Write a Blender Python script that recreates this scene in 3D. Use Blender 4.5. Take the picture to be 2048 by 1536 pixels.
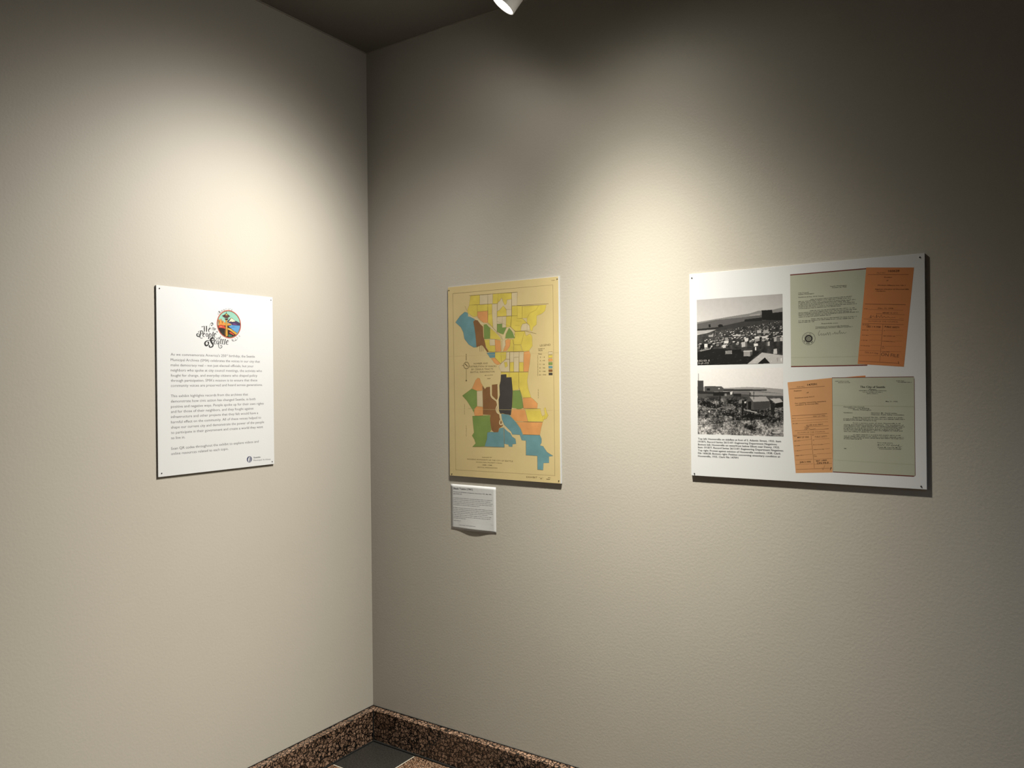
import bpy, bmesh, math, random
import numpy as np
from mathutils import Vector, Matrix

# ------------------------------------------------------------------ clear
for o in list(bpy.data.objects):
    bpy.data.objects.remove(o, do_unlink=True)
scene = bpy.context.scene
COL = scene.collection
random.seed(7)
rng = np.random.default_rng(11)

# ------------------------------------------------------------------ camera
# the corner of the two walls is the origin: right wall on y = 0 (towards +x),
# left wall on x = 0 (towards -y), floor on z = 0
CAM = Vector((2.33045, -2.39529, 1.5))
CAM_F = Vector((-0.55555, 0.83147, -0.00167))
ROLL = math.radians(-0.5962)
cam_data = bpy.data.cameras.new('camera')
cam_data.sensor_width = 36.0
cam_data.lens = 1540.5445 * 36.0 / 2048.0
cam_data.clip_start = 0.05
cam = bpy.data.objects.new('camera', cam_data)
COL.objects.link(cam)
_r = CAM_F.cross(Vector((0, 0, 1))).normalized()
_u = _r.cross(CAM_F).normalized()
_r2 = _r * math.cos(ROLL) + _u * math.sin(ROLL)
_u2 = -_r * math.sin(ROLL) + _u * math.cos(ROLL)
_f = CAM_F.normalized()
_m = Matrix(((_r2.x, _u2.x, -_f.x, CAM.x), (_r2.y, _u2.y, -_f.y, CAM.y), (_r2.z, _u2.z, -_f.z, CAM.z), (0, 0, 0, 1)))
cam.matrix_world = _m
scene.camera = cam

# ------------------------------------------------------------------ world, exposure
world = bpy.data.worlds.new('hall_world')
scene.world = world
world.use_nodes = True
world.node_tree.nodes['Background'].inputs['Color'].default_value = (0.02, 0.02, 0.02, 1)
world.node_tree.nodes['Background'].inputs['Strength'].default_value = 0.0
scene.view_settings.view_transform = 'Standard'
scene.view_settings.look = 'None'
scene.view_settings.gamma = 1.0
scene.view_settings.use_curve_mapping = False
scene.view_settings.exposure = 0.0

# room lighting: every lamp here sits in a fixture built further down
# name, position of the lens, point aimed at, power, half beam, softness, colour
ROOM_W, ROOM_D, ROOM_H = 5.4, 5.4, 2.9104
TRACK_Y = -0.36
# label, centre of the lens, axis, power, (core half width in degrees, core exponent, spill share, spill width, spill exponent), colour
SPOTS = [
    ('white track spotlight with glowing lens at the top edge of the picture', (0.949, -0.351, 2.712), (-0.539, -0.271, -0.797), 256.0, (33.3, 2.93, 0.0172, 86.0, 6.8), (1.0, 0.945, 0.85)),
    ('white track spotlight further along the track above the gap between map and photo board', (1.249, -0.403, 2.745), (0.023, -0.188, -0.982), 1545.0, (28.6, 2.4, 0.0096, 67.9, 3.5), (1.0, 0.945, 0.81)),
]
FILL_LIGHTS = [((3.5, -1.6), 95.0), ((2.0, -3.9), 40.0)]  # cool fill lamps added out of view to lift the lower walls
FILL_COL = (0.58, 0.77, 1.0)
FILL_HALF = 60

# ------------------------------------------------------------------ print layouts in board millimetres
MAP_TRACTS = [
    ('Y', [(110.7,701.4),(155.3,701.0),(154.8,664.7),(104.4,665.8)]),
    ('N', [(155.3,701.0),(193.4,700.4),(191.9,664.2),(154.8,664.7)]),
    ('N', [(193.4,700.4),(216.4,700.6),(215.2,664.1),(192.9,664.2)]),
    ('Y', [(216.4,700.6),(241.2,700.7),(238.4,663.1),(215.2,664.1)]),
    ('Y', [(241.2,700.7),(302.2,698.9),(301.9,674.9),(281.0,674.5),(279.2,659.9),(271.0,655.0),(263.0,669.0),(257.3,684.2),(248.4,672.7),(239.4,667.9)]),
    ('N', [(239.4,666.5),(248.4,672.7),(257.3,683.4),(263.0,669.0),(271.0,655.0),(279.2,659.9),(281.0,674.5),(301.9,674.9),(300.8,637.1),(277.3,638.5),(264.5,652.8),(246.3,637.7),(235.4,634.4)]),
    ('N', [(302.2,698.9),(327.8,699.2),(325.6,650.2),(302.6,650.3)]),
    ('Y', [(104.4,665.8),(142.9,663.9),(143.0,622.0),(125.1,617.5),(97.7,635.7),(96.2,649.7)]),
    ('Y', [(142.9,663.9),(192.9,663.4),(191.6,638.4),(143.2,638.0)]),
    ('O', [(143.2,638.0),(191.6,637.8),(192.0,593.3),(175.8,591.4),(155.7,604.8),(142.9,617.9)]),
    ('Y', [(192.9,663.4),(212.6,662.9),(211.5,627.6),(193.7,625.1)]),
    ('Y', [(193.7,624.6),(212.4,626.8),(215.1,574.5),(192.0,593.3)]),
    ('N', [(212.6,662.9),(235.7,662.7),(233.7,551.9),(215.7,573.1),(212.4,626.8)]),
    ('Y', [(234.7,633.0),(246.3,637.7),(264.5,652.8),(277.3,637.2),(278.6,614.3),(234.5,614.1)]),
    ('N', [(277.3,638.0),(300.8,637.1),(300.5,614.4),(278.6,614.3)]),
    ('N', [(234.4,612.8),(259.1,612.7),(258.1,585.9),(234.8,585.7)]),
    ('N', [(259.1,612.7),(277.0,613.1),(274.8,571.6),(257.9,571.1)]),
    ('Y', [(277.0,613.1),(301.2,613.0),(297.5,573.2),(278.1,571.4),(274.8,574.3)]),
    ('Y', [(302.6,649.0),(325.6,649.6),(326.1,612.1),(302.1,613.0)]),
    ('Y', [(325.6,649.6),(349.3,646.0),(348.2,601.9),(326.6,601.0)]),
    ('Y', [(349.3,646.0),(420.8,644.8),(408.3,627.9),(381.9,619.0),(369.2,601.3),(348.2,601.9)]),
    ('Y', [(420.8,644.8),(452.8,644.6),(446.5,622.9),(432.7,613.4),(411.2,606.8),(410.2,575.5),(395.2,565.7),(390.4,551.5),(382.7,555.8),(379.8,574.4),(369.0,582.8),(369.2,601.3),(381.9,619.0),(408.3,627.9)]),
    ('Y', [(302.1,613.0),(326.1,611.6),(326.6,601.0),(348.1,600.8),(361.2,589.8),(368.0,582.9),(348.5,579.9),(342.0,568.3),(341.9,555.1),(316.5,554.9),(294.2,573.3)]),
    ('N', [(348.5,579.9),(368.0,582.3),(379.8,571.7),(381.1,555.9),(341.9,555.6),(342.7,568.3)]),
    ('G', [(234.8,585.7),(258.1,585.9),(257.9,571.1),(278.1,571.4),(263.1,545.3),(248.4,549.9),(233.7,557.3)]),
    ('G', [(289.4,569.5),(303.6,554.2),(314.7,543.0),(314.5,529.7),(271.0,530.1),(274.5,546.1)]),
    ('G', [(172.4,586.1),(191.9,589.2),(202.5,575.1),(201.9,531.6),(173.4,531.4)]),
    ('B', [(82.1,640.8),(96.0,637.2),(99.3,624.5),(131.9,608.9),(123.2,601.1),(128.1,578.7),(132.8,550.9),(137.3,501.1),(123.6,501.0),(99.6,513.5),(79.0,536.5),(74.1,561.8),(62.1,581.9),(35.9,602.3),(59.2,626.8)]),
    ('W', [(123.2,600.5),(131.8,606.7),(145.5,604.0),(157.2,588.3),(168.9,579.5),(170.1,541.1),(176.6,521.7),(181.4,499.6),(194.6,482.8),(187.9,480.8),(168.0,505.6),(159.6,508.6),(138.0,501.1),(132.8,550.9),(128.1,578.7)]),
    ('Y', [(202.4,573.7),(235.3,549.2),(248.3,537.8),(253.0,525.5),(201.9,531.6)]),
    ('Y', [(175.0,528.6),(198.5,529.0),(199.9,505.8),(224.8,504.9),(224.5,480.5),(194.6,482.8),(181.5,505.1)]),
    ('N', [(198.5,529.0),(223.5,529.4),(224.2,505.5),(199.9,505.8)]),
    ('O', [(223.5,528.0),(249.7,522.9),(251.5,482.4),(226.2,481.8)]),
    ('O', [(271.6,522.1),(284.0,528.3),(295.2,523.8),(291.7,501.2),(276.9,482.9),(260.7,482.1),(272.3,504.6)]),
    ('N', [(258.6,522.6),(270.4,528.3),(272.3,504.6),(257.5,486.2)]),
    ('Y', [(295.3,527.8),(306.5,523.4),(309.5,505.9),(308.5,480.6),(278.5,481.5),(292.3,499.8)]),
    ('Y', [(314.9,554.2),(359.2,553.0),(351.1,533.5),(347.8,520.4),(341.3,504.0),(311.0,505.0),(304.9,524.8),(314.5,529.7)]),
    ('Y', [(311.0,504.5),(338.7,503.5),(347.3,480.7),(309.1,479.8)]),
    ('Y', [(359.2,551.6),(363.7,535.6),(382.5,542.7),(390.2,531.9),(391.3,497.7),(375.5,479.8),(348.8,479.3),(341.2,502.1),(351.1,533.5)]),
    ('B', [(184.5,479.0),(223.8,479.2),(223.6,460.2),(201.0,458.6)]),
    ('O', [(205.9,456.6),(222.6,458.1),(250.3,435.2),(233.8,431.5),(220.7,438.6)]),
    ('Y', [(224.5,479.2),(250.8,478.4),(253.0,441.9),(248.6,435.8),(224.2,458.0)]),
    ('Y', [(250.8,478.4),(275.3,479.0),(273.3,453.5),(253.6,441.1)]),
    ('N', [(275.3,478.2),(290.5,477.7),(290.1,451.7),(274.0,452.1)]),
    ('N', [(291.8,478.2),(332.4,476.9),(331.2,458.6),(308.9,457.9),(308.6,440.6),(291.3,440.2)]),
    ('Y', [(291.3,439.7),(308.6,440.6),(308.2,404.6),(290.8,404.9)]),
    ('N', [(309.2,457.4),(331.2,457.9),(330.5,404.2),(308.5,404.6)]),
    ('N', [(333.0,477.2),(353.5,476.5),(351.5,439.6),(332.5,440.0)]),
    ('Y', [(332.5,438.7),(351.5,438.3),(351.1,403.9),(332.1,404.2)]),
    ('O', [(353.5,476.5),(377.1,479.8),(383.1,466.4),(378.0,429.7),(373.0,403.5),(351.4,403.9)]),
    ('N', [(253.6,437.8),(273.3,451.6),(289.5,450.9),(288.9,404.9),(249.9,405.6),(240.3,424.6)]),
    ('Y', [(265.0,440.3),(278.0,441.3),(281.1,426.5),(269.7,420.0)]),
    ('Y', [(250.1,403.1),(287.4,402.5),(286.1,386.5),(274.8,382.8),(274.9,395.4),(250.0,397.3)]),
    ('Y', [(289.1,402.5),(329.3,402.5),(330.6,368.5),(329.2,338.1),(302.3,334.7),(297.7,383.4),(287.1,385.0)]),
    ('Y', [(330.0,402.4),(372.9,401.7),(366.7,369.6),(371.5,340.8),(383.0,309.2),(347.1,307.7),(330.3,346.8)]),
    ('K', [(250.0,394.3),(274.9,395.4),(275.5,383.7),(297.7,384.3),(302.3,335.3),(303.7,309.1),(298.0,271.2),(292.4,241.9),(255.3,248.7),(244.6,247.1),(239.3,258.8),(238.1,300.1),(243.7,317.8),(242.3,353.2),(247.9,370.8)]),
    ('G', [(302.3,333.8),(333.7,335.8),(343.7,309.2),(348.4,270.2),(329.3,263.3),(315.5,268.4),(298.7,269.7)]),
    ('O', [(347.1,306.3),(383.0,308.7),(393.1,302.1),(411.4,286.5),(409.5,269.3),(349.4,268.8)]),
    ('O', [(298.6,265.3),(355.2,265.9),(368.3,220.0),(314.9,220.5),(292.4,239.0)]),
    ('Y', [(356.9,266.0),(421.2,267.5),(429.3,242.5),(442.5,241.3),(434.0,221.3),(369.0,220.1)]),
    ('Y', [(437.9,269.6),(444.6,272.5),(449.3,255.6),(455.8,244.4),(447.4,231.5),(431.4,227.0),(429.9,238.3),(442.6,247.0)]),
    ('O', [(316.6,217.6),(432.3,218.4),(423.6,192.7),(420.1,172.6),(347.1,172.0),(335.4,196.2)]),
    ('B', [(345.4,171.1),(420.0,171.2),(426.6,158.6),(426.4,144.4),(419.6,134.2),(432.9,131.8),(449.2,111.2),(475.4,98.2),(457.3,95.1),(457.0,72.0),(433.8,70.2),(431.9,45.1),(407.8,45.3),(407.4,95.2),(358.2,95.9),(358.2,149.2),(340.0,150.1)]),
    ('B', [(249.9,247.2),(283.6,244.7),(313.1,219.0),(335.3,193.4),(345.4,171.1),(340.0,150.1),(331.6,170.1),(298.5,170.6),(293.4,180.7),(261.9,206.2),(249.7,232.5)]),
    ('B', [(183.9,174.8),(204.0,178.3),(214.9,176.5),(234.7,177.6),(240.3,192.5),(260.0,195.9),(261.5,121.1),(170.4,120.6),(181.8,150.8)]),
    ('B', [(262.5,199.8),(289.8,174.7),(298.4,161.8),(312.3,155.0),(315.6,136.2),(299.8,134.2),(297.9,123.9),(282.1,124.8),(280.4,132.0),(261.7,134.3)]),
    ('W', [(164.1,353.7),(175.0,340.2),(182.5,347.6),(198.9,349.0),(200.3,314.8),(225.5,298.6),(232.3,273.5),(226.7,251.3),(239.2,247.0),(242.6,229.4),(260.1,203.3),(238.5,192.5),(234.7,177.6),(214.9,177.1),(204.1,184.2),(197.3,222.7),(199.4,242.0),(164.6,243.0)]),
    ('W', [(208.1,356.4),(233.4,359.1),(233.8,306.0),(229.1,298.6),(207.6,316.3)]),
    ('O', [(112.9,341.9),(131.0,375.0),(142.3,383.9),(151.5,380.8),(156.9,364.2),(164.2,355.2),(162.1,335.2),(136.1,334.3)]),
    ('G', [(65.9,315.3),(111.8,342.0),(136.1,334.3),(137.2,275.7),(127.7,266.6),(123.7,247.0),(112.7,263.4),(88.5,295.0)]),
    ('N', [(136.8,332.2),(163.1,333.4),(165.0,274.4),(137.1,274.2)]),
    ('O', [(123.9,265.0),(135.3,274.2),(164.9,271.4),(164.5,237.6),(125.5,237.9),(121.9,249.9)]),
    ('G', [(114.2,236.3),(197.5,241.1),(198.0,222.7),(202.3,184.2),(196.7,178.1),(183.9,174.8),(181.8,150.8),(170.4,120.6),(112.6,117.5),(127.8,131.1),(122.4,145.9),(111.3,160.7),(120.9,173.0),(115.8,215.2)]),
]
MAP_FRAME = [(24.2,716.0),(480.8,714.4),(481.1,27.6),(30.4,24.3)]
MAP_LINES = [
    (1.1, [(103.8,702.4),(327.8,699.7)]),
    (1.1, [(327.8,699.2),(325.6,650.2),(461.9,647.9)]),
    (0.9, [(193.4,700.4),(192.0,593.3),(254.8,537.5),(258.6,525.3)]),
    (0.9, [(235.8,666.8),(233.7,551.9)]),
    (0.9, [(302.2,698.9),(301.2,613.0),(295.8,573.2),(314.9,555.0)]),
    (1.2, [(314.9,555.0),(363.9,553.5),(408.8,541.5)]),
    (0.9, [(194.6,481.4),(353.5,477.9)]),
    (0.9, [(291.4,478.5),(289.5,404.9)]),
    (0.9, [(333.0,477.2),(331.5,404.2)]),
    (0.9, [(249.9,404.2),(373.0,403.5)]),
    (0.9, [(254.6,522.7),(252.5,482.4)]),
    (0.7, [(304.9,524.8),(309.4,504.6),(308.5,480.6)]),
    (0.8, [(82.5,664.4),(94.4,642.8)]),
    (1.4, [(152.7,506.1),(153.5,484.1)]),
    (1.4, [(160.2,507.2),(160.6,483.9)]),
    (1.4, [(167.3,508.3),(168.4,485.0)]),
    (0.8, [(93.8,265.7),(108.9,264.9)]),
    (0.9, [(350.1,268.2),(424.6,267.5)]),
    (0.9, [(329.3,401.9),(330.3,346.8),(343.7,309.2),(349.4,268.8)]),
    (0.9, [(261.7,194.5),(262.6,121.1)]),
    (0.9, [(112.6,117.5),(262.6,121.1)]),
    (0.6, [(104.4,665.8),(235.7,662.7)]),
    (0.6, [(155.3,701.0),(154.8,664.7)]),
    (0.6, [(142.9,663.9),(143.0,622.0)]),
    (0.6, [(234.4,612.8),(326.1,612.1)]),
    (0.6, [(302.6,650.3),(420.8,644.8)]),
    (0.6, [(348.7,646.0),(348.2,601.9)]),
    (0.6, [(309.1,477.9),(308.2,404.6)]),
    (0.8, [(248.6,435.3),(274.9,452.1),(290.1,451.7)]),
    (0.7, [(326.6,601.0),(348.1,600.8),(361.2,589.8),(369.0,582.8),(368.6,553.8)]),
    (0.7, [(233.7,551.9),(248.3,537.8),(258.6,525.3)]),
    (0.7, [(348.8,219.1),(432.3,219.0)]),
    (0.7, [(164.5,237.6),(125.5,237.0)]),
    (0.7, [(345.4,171.1),(420.0,171.2)]),
    (1.2, [(358.9,149.3),(358.2,95.9),(407.4,95.2),(407.8,44.7),(431.8,44.6)]),
    (0.5, [(235.9,595.1),(297.5,573.2)]),
    (0.5, [(320.1,592.8),(345.5,591.4)]),
    (0.5, [(315.1,576.3),(335.8,575.3)]),
    (2.4, [(87.5,477.9),(86.9,451.9)]),
    (1.4, [(86.8,417.5),(86.4,375.8)]),
    (3.2, [(81.1,439.0),(93.3,428.3)]),
    (1.5, [(66.6,433.0),(73.8,432.9)]),
]
MAP_WATER = [
    (4.2, [(203.4,356.4),(202.9,314.8),(227.2,295.6),(232.5,282.4),(226.1,264.6),(232.1,250.5),(245.2,244.2),(249.7,229.5),(243.5,220.6),(242.3,208.8),(251.2,206.6),(254.9,216.4),(260.0,200.3),(279.3,183.2),(291.6,177.7)]),
    (3.5, [(235.2,357.7),(237.5,314.9),(233.7,294.2),(235.9,273.6),(232.2,261.7)]),
    (3.4, [(97.6,624.6),(125.1,616.1),(142.1,608.3),(158.9,592.3),(182.6,591.1),(202.5,575.1),(235.3,549.2),(254.7,528.1)]),
    (3.6, [(286.1,571.0),(272.0,552.9),(258.6,525.3)]),
    (3.0, [(289.4,570.9),(306.8,551.4),(313.0,535.1)]),
    (2.6, [(263.6,200.4),(291.6,177.7)]),
]
MAP_COMPASS = [(87.5,432.6),(101.2,432.3),(86.2,373.7)]
MAP_SWATCHES = [[(458.9,473.8),(476.6,465.1)],[(459.1,461.6),(476.5,452.8)],[(459.2,448.6),(476.3,439.9)],[(459.3,435.7),(476.1,426.9)],[(459.4,422.7),(476.0,414.2)],[(459.5,409.8),(475.8,401.3)],[(459.7,397.7),(475.7,389.6)]]
MAP_TEXT = [
    ('NUMBER AND',9.0,0,123.2,435.5,190.1,435.8),
    ('DISTRIBUTION OF SHACKS',9.0,0,102.4,424.7,229.8,423.8),
    ('BY CENSUS TRACTS',9.0,0,112.0,413.4,214.2,413.6),
    ('SEATTLE, WASHINGTON',9.0,0,105.4,402.8,220.9,403.3),
    ('~',5.0,0,174.4,391.2,213.3,392.2),
    ('~',5.0,0,186.2,379.0,202.5,379.4),
    ('LEGEND',10.0,0,423.7,494.6,469.2,496.2),
    ('Number of',5.0,1,415.9,484.1,443.0,484.7),
    ('Shacks',5.0,1,417.5,478.4,434.6,478.3),
    ('None',5.4,1,415.7,465.8,431.2,465.3),
    ('1',5.4,1,423.9,453.7,425.5,453.7),
    ('-',5.4,1,431.1,454.1,433.9,454.0),
    ('5',5.4,1,439.1,453.3,442.7,453.2),
    ('6',5.4,1,422.7,441.2,426.2,441.1),
    ('-',5.4,1,431.4,441.3,434.1,441.2),
    ('10',5.4,1,436.9,440.8,443.4,440.7),
    ('11',5.4,1,420.8,427.9,425.6,427.8),
    ('-',5.4,1,431.5,428.1,433.6,428.0),
    ('25',5.4,1,436.0,427.4,442.7,427.2),
    ('26',5.4,1,419.9,414.9,425.5,414.8),
    ('-',5.4,1,431.3,415.3,433.8,415.2),
    ('50',5.4,1,436.6,414.6,444.2,414.4),
    ('51',5.4,1,419.8,402.5,425.3,402.4),
    ('-100',5.4,1,431.2,402.3,446.1,402.0),
    ('101',5.4,1,418.2,389.4,425.9,389.3),
    ('-',5.4,1,431.4,389.8,433.5,389.8),
    ('Over',5.4,1,435.6,389.8,449.1,389.9),
    ('WASHINGTON',4.6,0,414.7,386.5,415.6,461.9),
    ('LAKE',4.2,0,415.7,307.0,416.1,339.2),
    ('SOUND',4.2,0,77.5,241.8,78.1,282.8),
    ('PUGET',4.2,0,84.8,157.5,85.4,200.9),
    ('PREPARED BY',5.0,0,157.9,77.2,204.9,78.8),
    ('HOUSING AUTHORITY OF THE CITY OF SEATTLE',7.0,0,87.0,66.6,299.6,68.1),
    ('SOURCE: REAL PROPERTY SURVEY',5.0,0,129.1,57.6,252.6,58.9),
    ('1939 - 1940',5.0,1,159.9,47.9,204.5,48.9),
    ('SEATTLE, WASHINGTON',5.6,0,135.5,38.0,228.7,39.3),
    ('EXHIBIT',8.5,0,358.9,12.5,406.7,13.5),
    ('"A"',9.0,0,414.2,10.7,431.3,10.8),
    ('~',4.0,1,451.5,17.1,463.5,17.3),
    ('~',4.5,1,444.4,11.3,464.1,11.2),
    ('~',4.0,0,475.0,729.6,492.0,729.5),
]
INTRO_TEXT = [
    ("As we commemorate America's 250th birthday, the Seattle",47.9,392.5,377.7),
    ('Municipal Archives (SMA) celebrates the voices in our city that',47.7,374.7,399.8),
    ('make democracy real – not just elected officials, but your',47.6,357.7,371.9),
    ('neighbors who spoke at city council meetings, the activists who',47.5,340.8,408.3),
    ('fought for change, and everyday citizens who shaped policy',47.4,323.5,387.5),
    ("through participation. SMA's mission is to ensure that these",47.3,306.9,387.3),
    ('community voices are preserved and heard across generations.',47.2,290.2,410.3),
    ('This exhibit highlights records from the archives that',46.8,256.1,346.8),
    ('demonstrate how civic action has changed Seattle, in both',46.7,238.8,378.8),
    ('positive and negative ways. People spoke up for their own rights',46.6,221.6,414.5),
    ('and for those of their neighbors, and they fought against',46.5,205.0,369.9),
    ('infrastructure and other projects that they felt would have a',46.4,188.0,389.6),
    ('harmful effect on the community. All of these voices helped to',46.3,170.8,402.1),
    ('shape our current city and demonstrate the power of the people',46.2,153.6,415.2),
    ('to participate in their government and create a world they want',46.0,136.4,410.3),
    ('to live in.',45.9,118.9,96.7),
    ('Scan QR codes throughout the exhibit to explore videos and',45.6,84.4,390.2),
    ('online resources related to each topic.',45.5,67.5,263.0),
]
INTRO_LOGO_TEXT = [
    ('Seattle',8.0,1,367.3,28.8,397.6,28.3),
    ('Municipal Archives',8.0,0,367.1,18.6,442.3,16.8),
]
INTRO_LOGO_MARK = [(349.6,26.5),(338.3,27.5),(349.7,38.1)]
INTRO_PINS = [(11.1,608.4),(452.3,607.0),(11.9,11.3),(450.0,9.2)]
MAP_PINS = [(5.4,730.1),(498.9,734.0),(10.4,6.9),(497.1,10.0)]
PHOTO_PINS = [(8.3,637.1),(661.3,639.1),(10.5,6.6),(659.0,8.4)]
LOGO_STROKES = [
    ([1, 4.2, 1], [(162.4,492.8),(164.6,493.0),(166.9,493.4)]),
    ([1, 1.2, 1.2], [(165.7,493.0),(168.7,494.5),(173.2,495.8)]),
    ([3.2, 4.2, 3.6, 3], [(172.5,495.1),(172.8,488.4),(173.1,481.8),(173.0,476.2)]),
    ([3.2, 4.4, 4, 3], [(181.1,495.9),(181.6,488.9),(181.3,482.2),(181.3,476.2)]),
    ([1.2, 1.2], [(177.7,495.9),(184.5,495.9)]),
    ([0.6, 0.8, 1, 2.6, 4, 3, 2], [(190.1,490.7),(192.1,496.1),(196.0,503.7),(200.6,507.3),(204.8,507.2),(206.3,504.0),(204.3,500.2)]),
    ([2, 3.6, 2], [(203.5,499.1),(200.9,499.0),(199.4,501.9)]),
    ([1, 1, 1.6, 3.2, 3.6, 2.4, 1], [(190.0,484.0),(195.8,486.3),(197.3,489.1),(193.9,489.9),(189.7,484.0),(190.0,478.0),(194.1,475.9)]),
    ([1.2, 1.8, 1.2], [(204.6,493.8),(203.8,488.1),(204.1,482.7)]),
    ([0.8, 0.8], [(202.3,490.7),(207.2,491.6)]),
    ([1.8, 1.8], [(209.2,494.1),(208.7,482.9)]),
    ([0.8, 1.6, 1.6], [(208.7,488.3),(211.8,490.5),(211.3,482.1)]),
    ([0.8, 1, 1.6, 1.4, 0.8], [(213.3,485.9),(217.9,487.5),(216.8,490.1),(213.7,486.6),(217.1,483.4)]),
    ([0.8, 1.6, 2.2, 0.8], [(217.5,479.3),(220.9,477.5),(223.6,477.3),(224.8,479.7)]),
    ([1, 1.8, 1], [(220.5,479.5),(222.1,480.6),(223.6,480.0)]),
    ([3.4, 4.2, 4, 3], [(159.6,478.5),(158.4,472.5),(157.2,465.1),(155.7,458.5)]),
    ([1.2, 2, 3, 3.4, 2.4, 1], [(156.3,478.6),(161.9,479.2),(166.3,477.5),(167.0,473.5),(164.0,469.4),(160.2,467.9)]),
    ([1, 1.4, 2, 1.4], [(156.6,478.3),(151.5,476.7),(149.9,474.0),(153.3,472.9)]),
    ([3, 3.4, 4, 4.2, 3.4, 2, 1.4], [(155.7,458.5),(149.8,458.9),(145.0,461.3),(143.9,464.5),(145.4,467.6),(149.9,468.8),(153.9,466.0)]),
    ([2, 3, 1.6], [(153.9,466.0),(152.8,463.3),(150.5,463.2)]),
    ([3, 2, 1.6, 2.2, 1], [(155.3,458.4),(157.1,455.2),(160.8,453.4),(164.5,454.5),(164.2,456.5)]),
    ([1, 1, 1.8, 3.4, 3.6, 2.4, 1], [(167.3,465.3),(174.8,467.3),(174.8,470.6),(171.1,471.4),(167.3,464.9),(168.3,460.0),(174.3,459.6)]),
    ([1, 1, 1.8, 3.4, 3.6, 2.4, 1], [(210.0,465.9),(217.7,467.9),(217.7,471.3),(213.9,472.8),(210.0,465.5),(211.1,460.5),(217.2,460.1)]),
    ([3.2, 1.4, 3.2, 1.4, 3.2], [(178.9,465.5),(182.7,472.3),(186.4,465.8),(182.6,459.3),(178.9,465.5)]),
    ([3.2, 3.6, 3.4], [(192.2,471.4),(190.5,462.0),(188.9,453.2)]),
    ([1.2, 1.2], [(186.2,452.6),(191.9,453.0)]),
    ([1, 2.2, 3.2, 2.4, 1], [(192.1,469.4),(195.9,471.6),(198.9,467.7),(196.9,460.3),(191.6,458.7)]),
    ([3.4, 3.8, 3.4], [(207.5,478.2),(205.4,468.0),(203.8,458.9)]),
    ([1.2, 1.2], [(201.5,458.6),(206.8,458.8)]),
    ([1, 1.6, 1, 1.6, 1], [(218.7,454.5),(221.4,457.3),(223.7,455.4),(221.0,452.2),(218.7,454.5)]),
    ([1, 2, 1, 2, 1], [(226.0,456.1),(228.8,459.6),(231.1,456.7),(228.7,452.9),(226.0,456.1)]),
    ([1.4, 2, 1.6, 1.2], [(231.8,453.0),(233.8,459.2),(235.1,463.3),(237.8,464.4)]),
    ([0.8, 0.8], [(231.5,459.1),(237.0,459.6)]),
    ([2, 3, 3, 4, 6.5, 7.5, 7.5, 6, 4.5, 3.5], [(196.0,447.5),(204.4,447.8),(210.6,451.4),(209.1,455.8),(202.2,455.8),(196.8,450.2),(200.5,441.0),(205.4,434.5),(204.2,427.7),(197.2,424.1)]),
    ([3.5, 4.5, 5, 3], [(198.0,424.1),(192.7,425.0),(190.9,428.6),(193.5,431.4)]),
    ([1.6, 2.6, 4.5, 6.5, 6.5, 4.5, 4, 5.5, 5], [(195.3,447.5),(185.4,446.7),(177.8,442.8),(174.4,436.7),(176.9,430.8),(182.2,429.6),(187.5,433.8),(188.3,439.9),(184.6,441.7)]),
    ([1, 1, 1.8, 3.2, 3.4, 2.4, 1], [(209.7,442.0),(218.2,444.7),(217.8,448.4),(214.0,448.9),(209.7,442.0),(210.8,436.7),(218.1,436.6)]),
    ([1, 1, 1.8, 3.2, 3.4, 2.4, 1], [(258.7,442.8),(267.5,445.6),(267.1,449.3),(263.2,449.8),(258.7,442.8),(259.8,437.4),(267.4,437.3)]),
    ([1, 1.8, 3, 2, 1.2], [(228.6,446.8),(223.6,447.3),(220.4,440.4),(223.5,436.4),(228.2,442.0)]),
    ([2.4, 3.4, 3, 2.4], [(229.4,448.2),(229.3,442.1),(228.5,436.6),(227.3,430.5)]),
    ([2.4, 2, 2, 2.4, 2, 1.6, 2.4], [(227.3,430.5),(229.5,424.5),(234.9,422.6),(240.4,425.5),(240.9,430.3),(236.6,432.2),(234.6,428.7)]),
    ([3, 3.4, 3, 1], [(238.9,455.3),(236.4,446.4),(235.9,438.9),(239.8,437.0)]),
    ([1, 1], [(233.4,451.7),(243.1,452.4)]),
    ([3, 3.4, 3, 1], [(246.7,454.6),(244.2,446.0),(243.3,438.2),(247.6,437.0)]),
    ([1, 1], [(241.9,451.7),(250.2,452.4)]),
    ([3.2, 3.6, 3.2], [(255.3,455.3),(253.2,446.4),(251.1,436.4)]),
    ([1, 1], [(248.4,436.1),(253.9,436.3)]),
    ([0.8, 1.4, 0.8], [(225.7,538.0),(228.9,540.1),(225.3,543.1)]),
    ([0.8, 1.4], [(230.7,551.8),(235.9,545.2)]),
    ([0.8, 1.4, 1], [(226.3,544.5),(231.2,550.9),(233.2,545.0)]),
    ([1, 1.6, 1], [(279.5,455.3),(283.8,449.8),(289.8,448.7)]),
    ([1, 1.4, 1], [(289.8,448.7),(298.7,452.3),(304.3,456.3)]),
]
LOGO_ARC_TOP = [('A',233.3,547.3),('m',241.9,553.5),('e',251.0,557.9),('r',259.7,560.4),('i',267.8,561.6),('c',274.9,561.8),('a',283.0,560.2)]
LOGO_ARC_LOW = [('&',285.5,453.2),('2',295.5,455.9),('5',303.8,462.0),('0',312.8,468.0)]
EMBLEM = [(270.7,507.4),(222.1,506.0),(321.2,508.8),(269.4,557.3),(272.4,456.9)]
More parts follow.
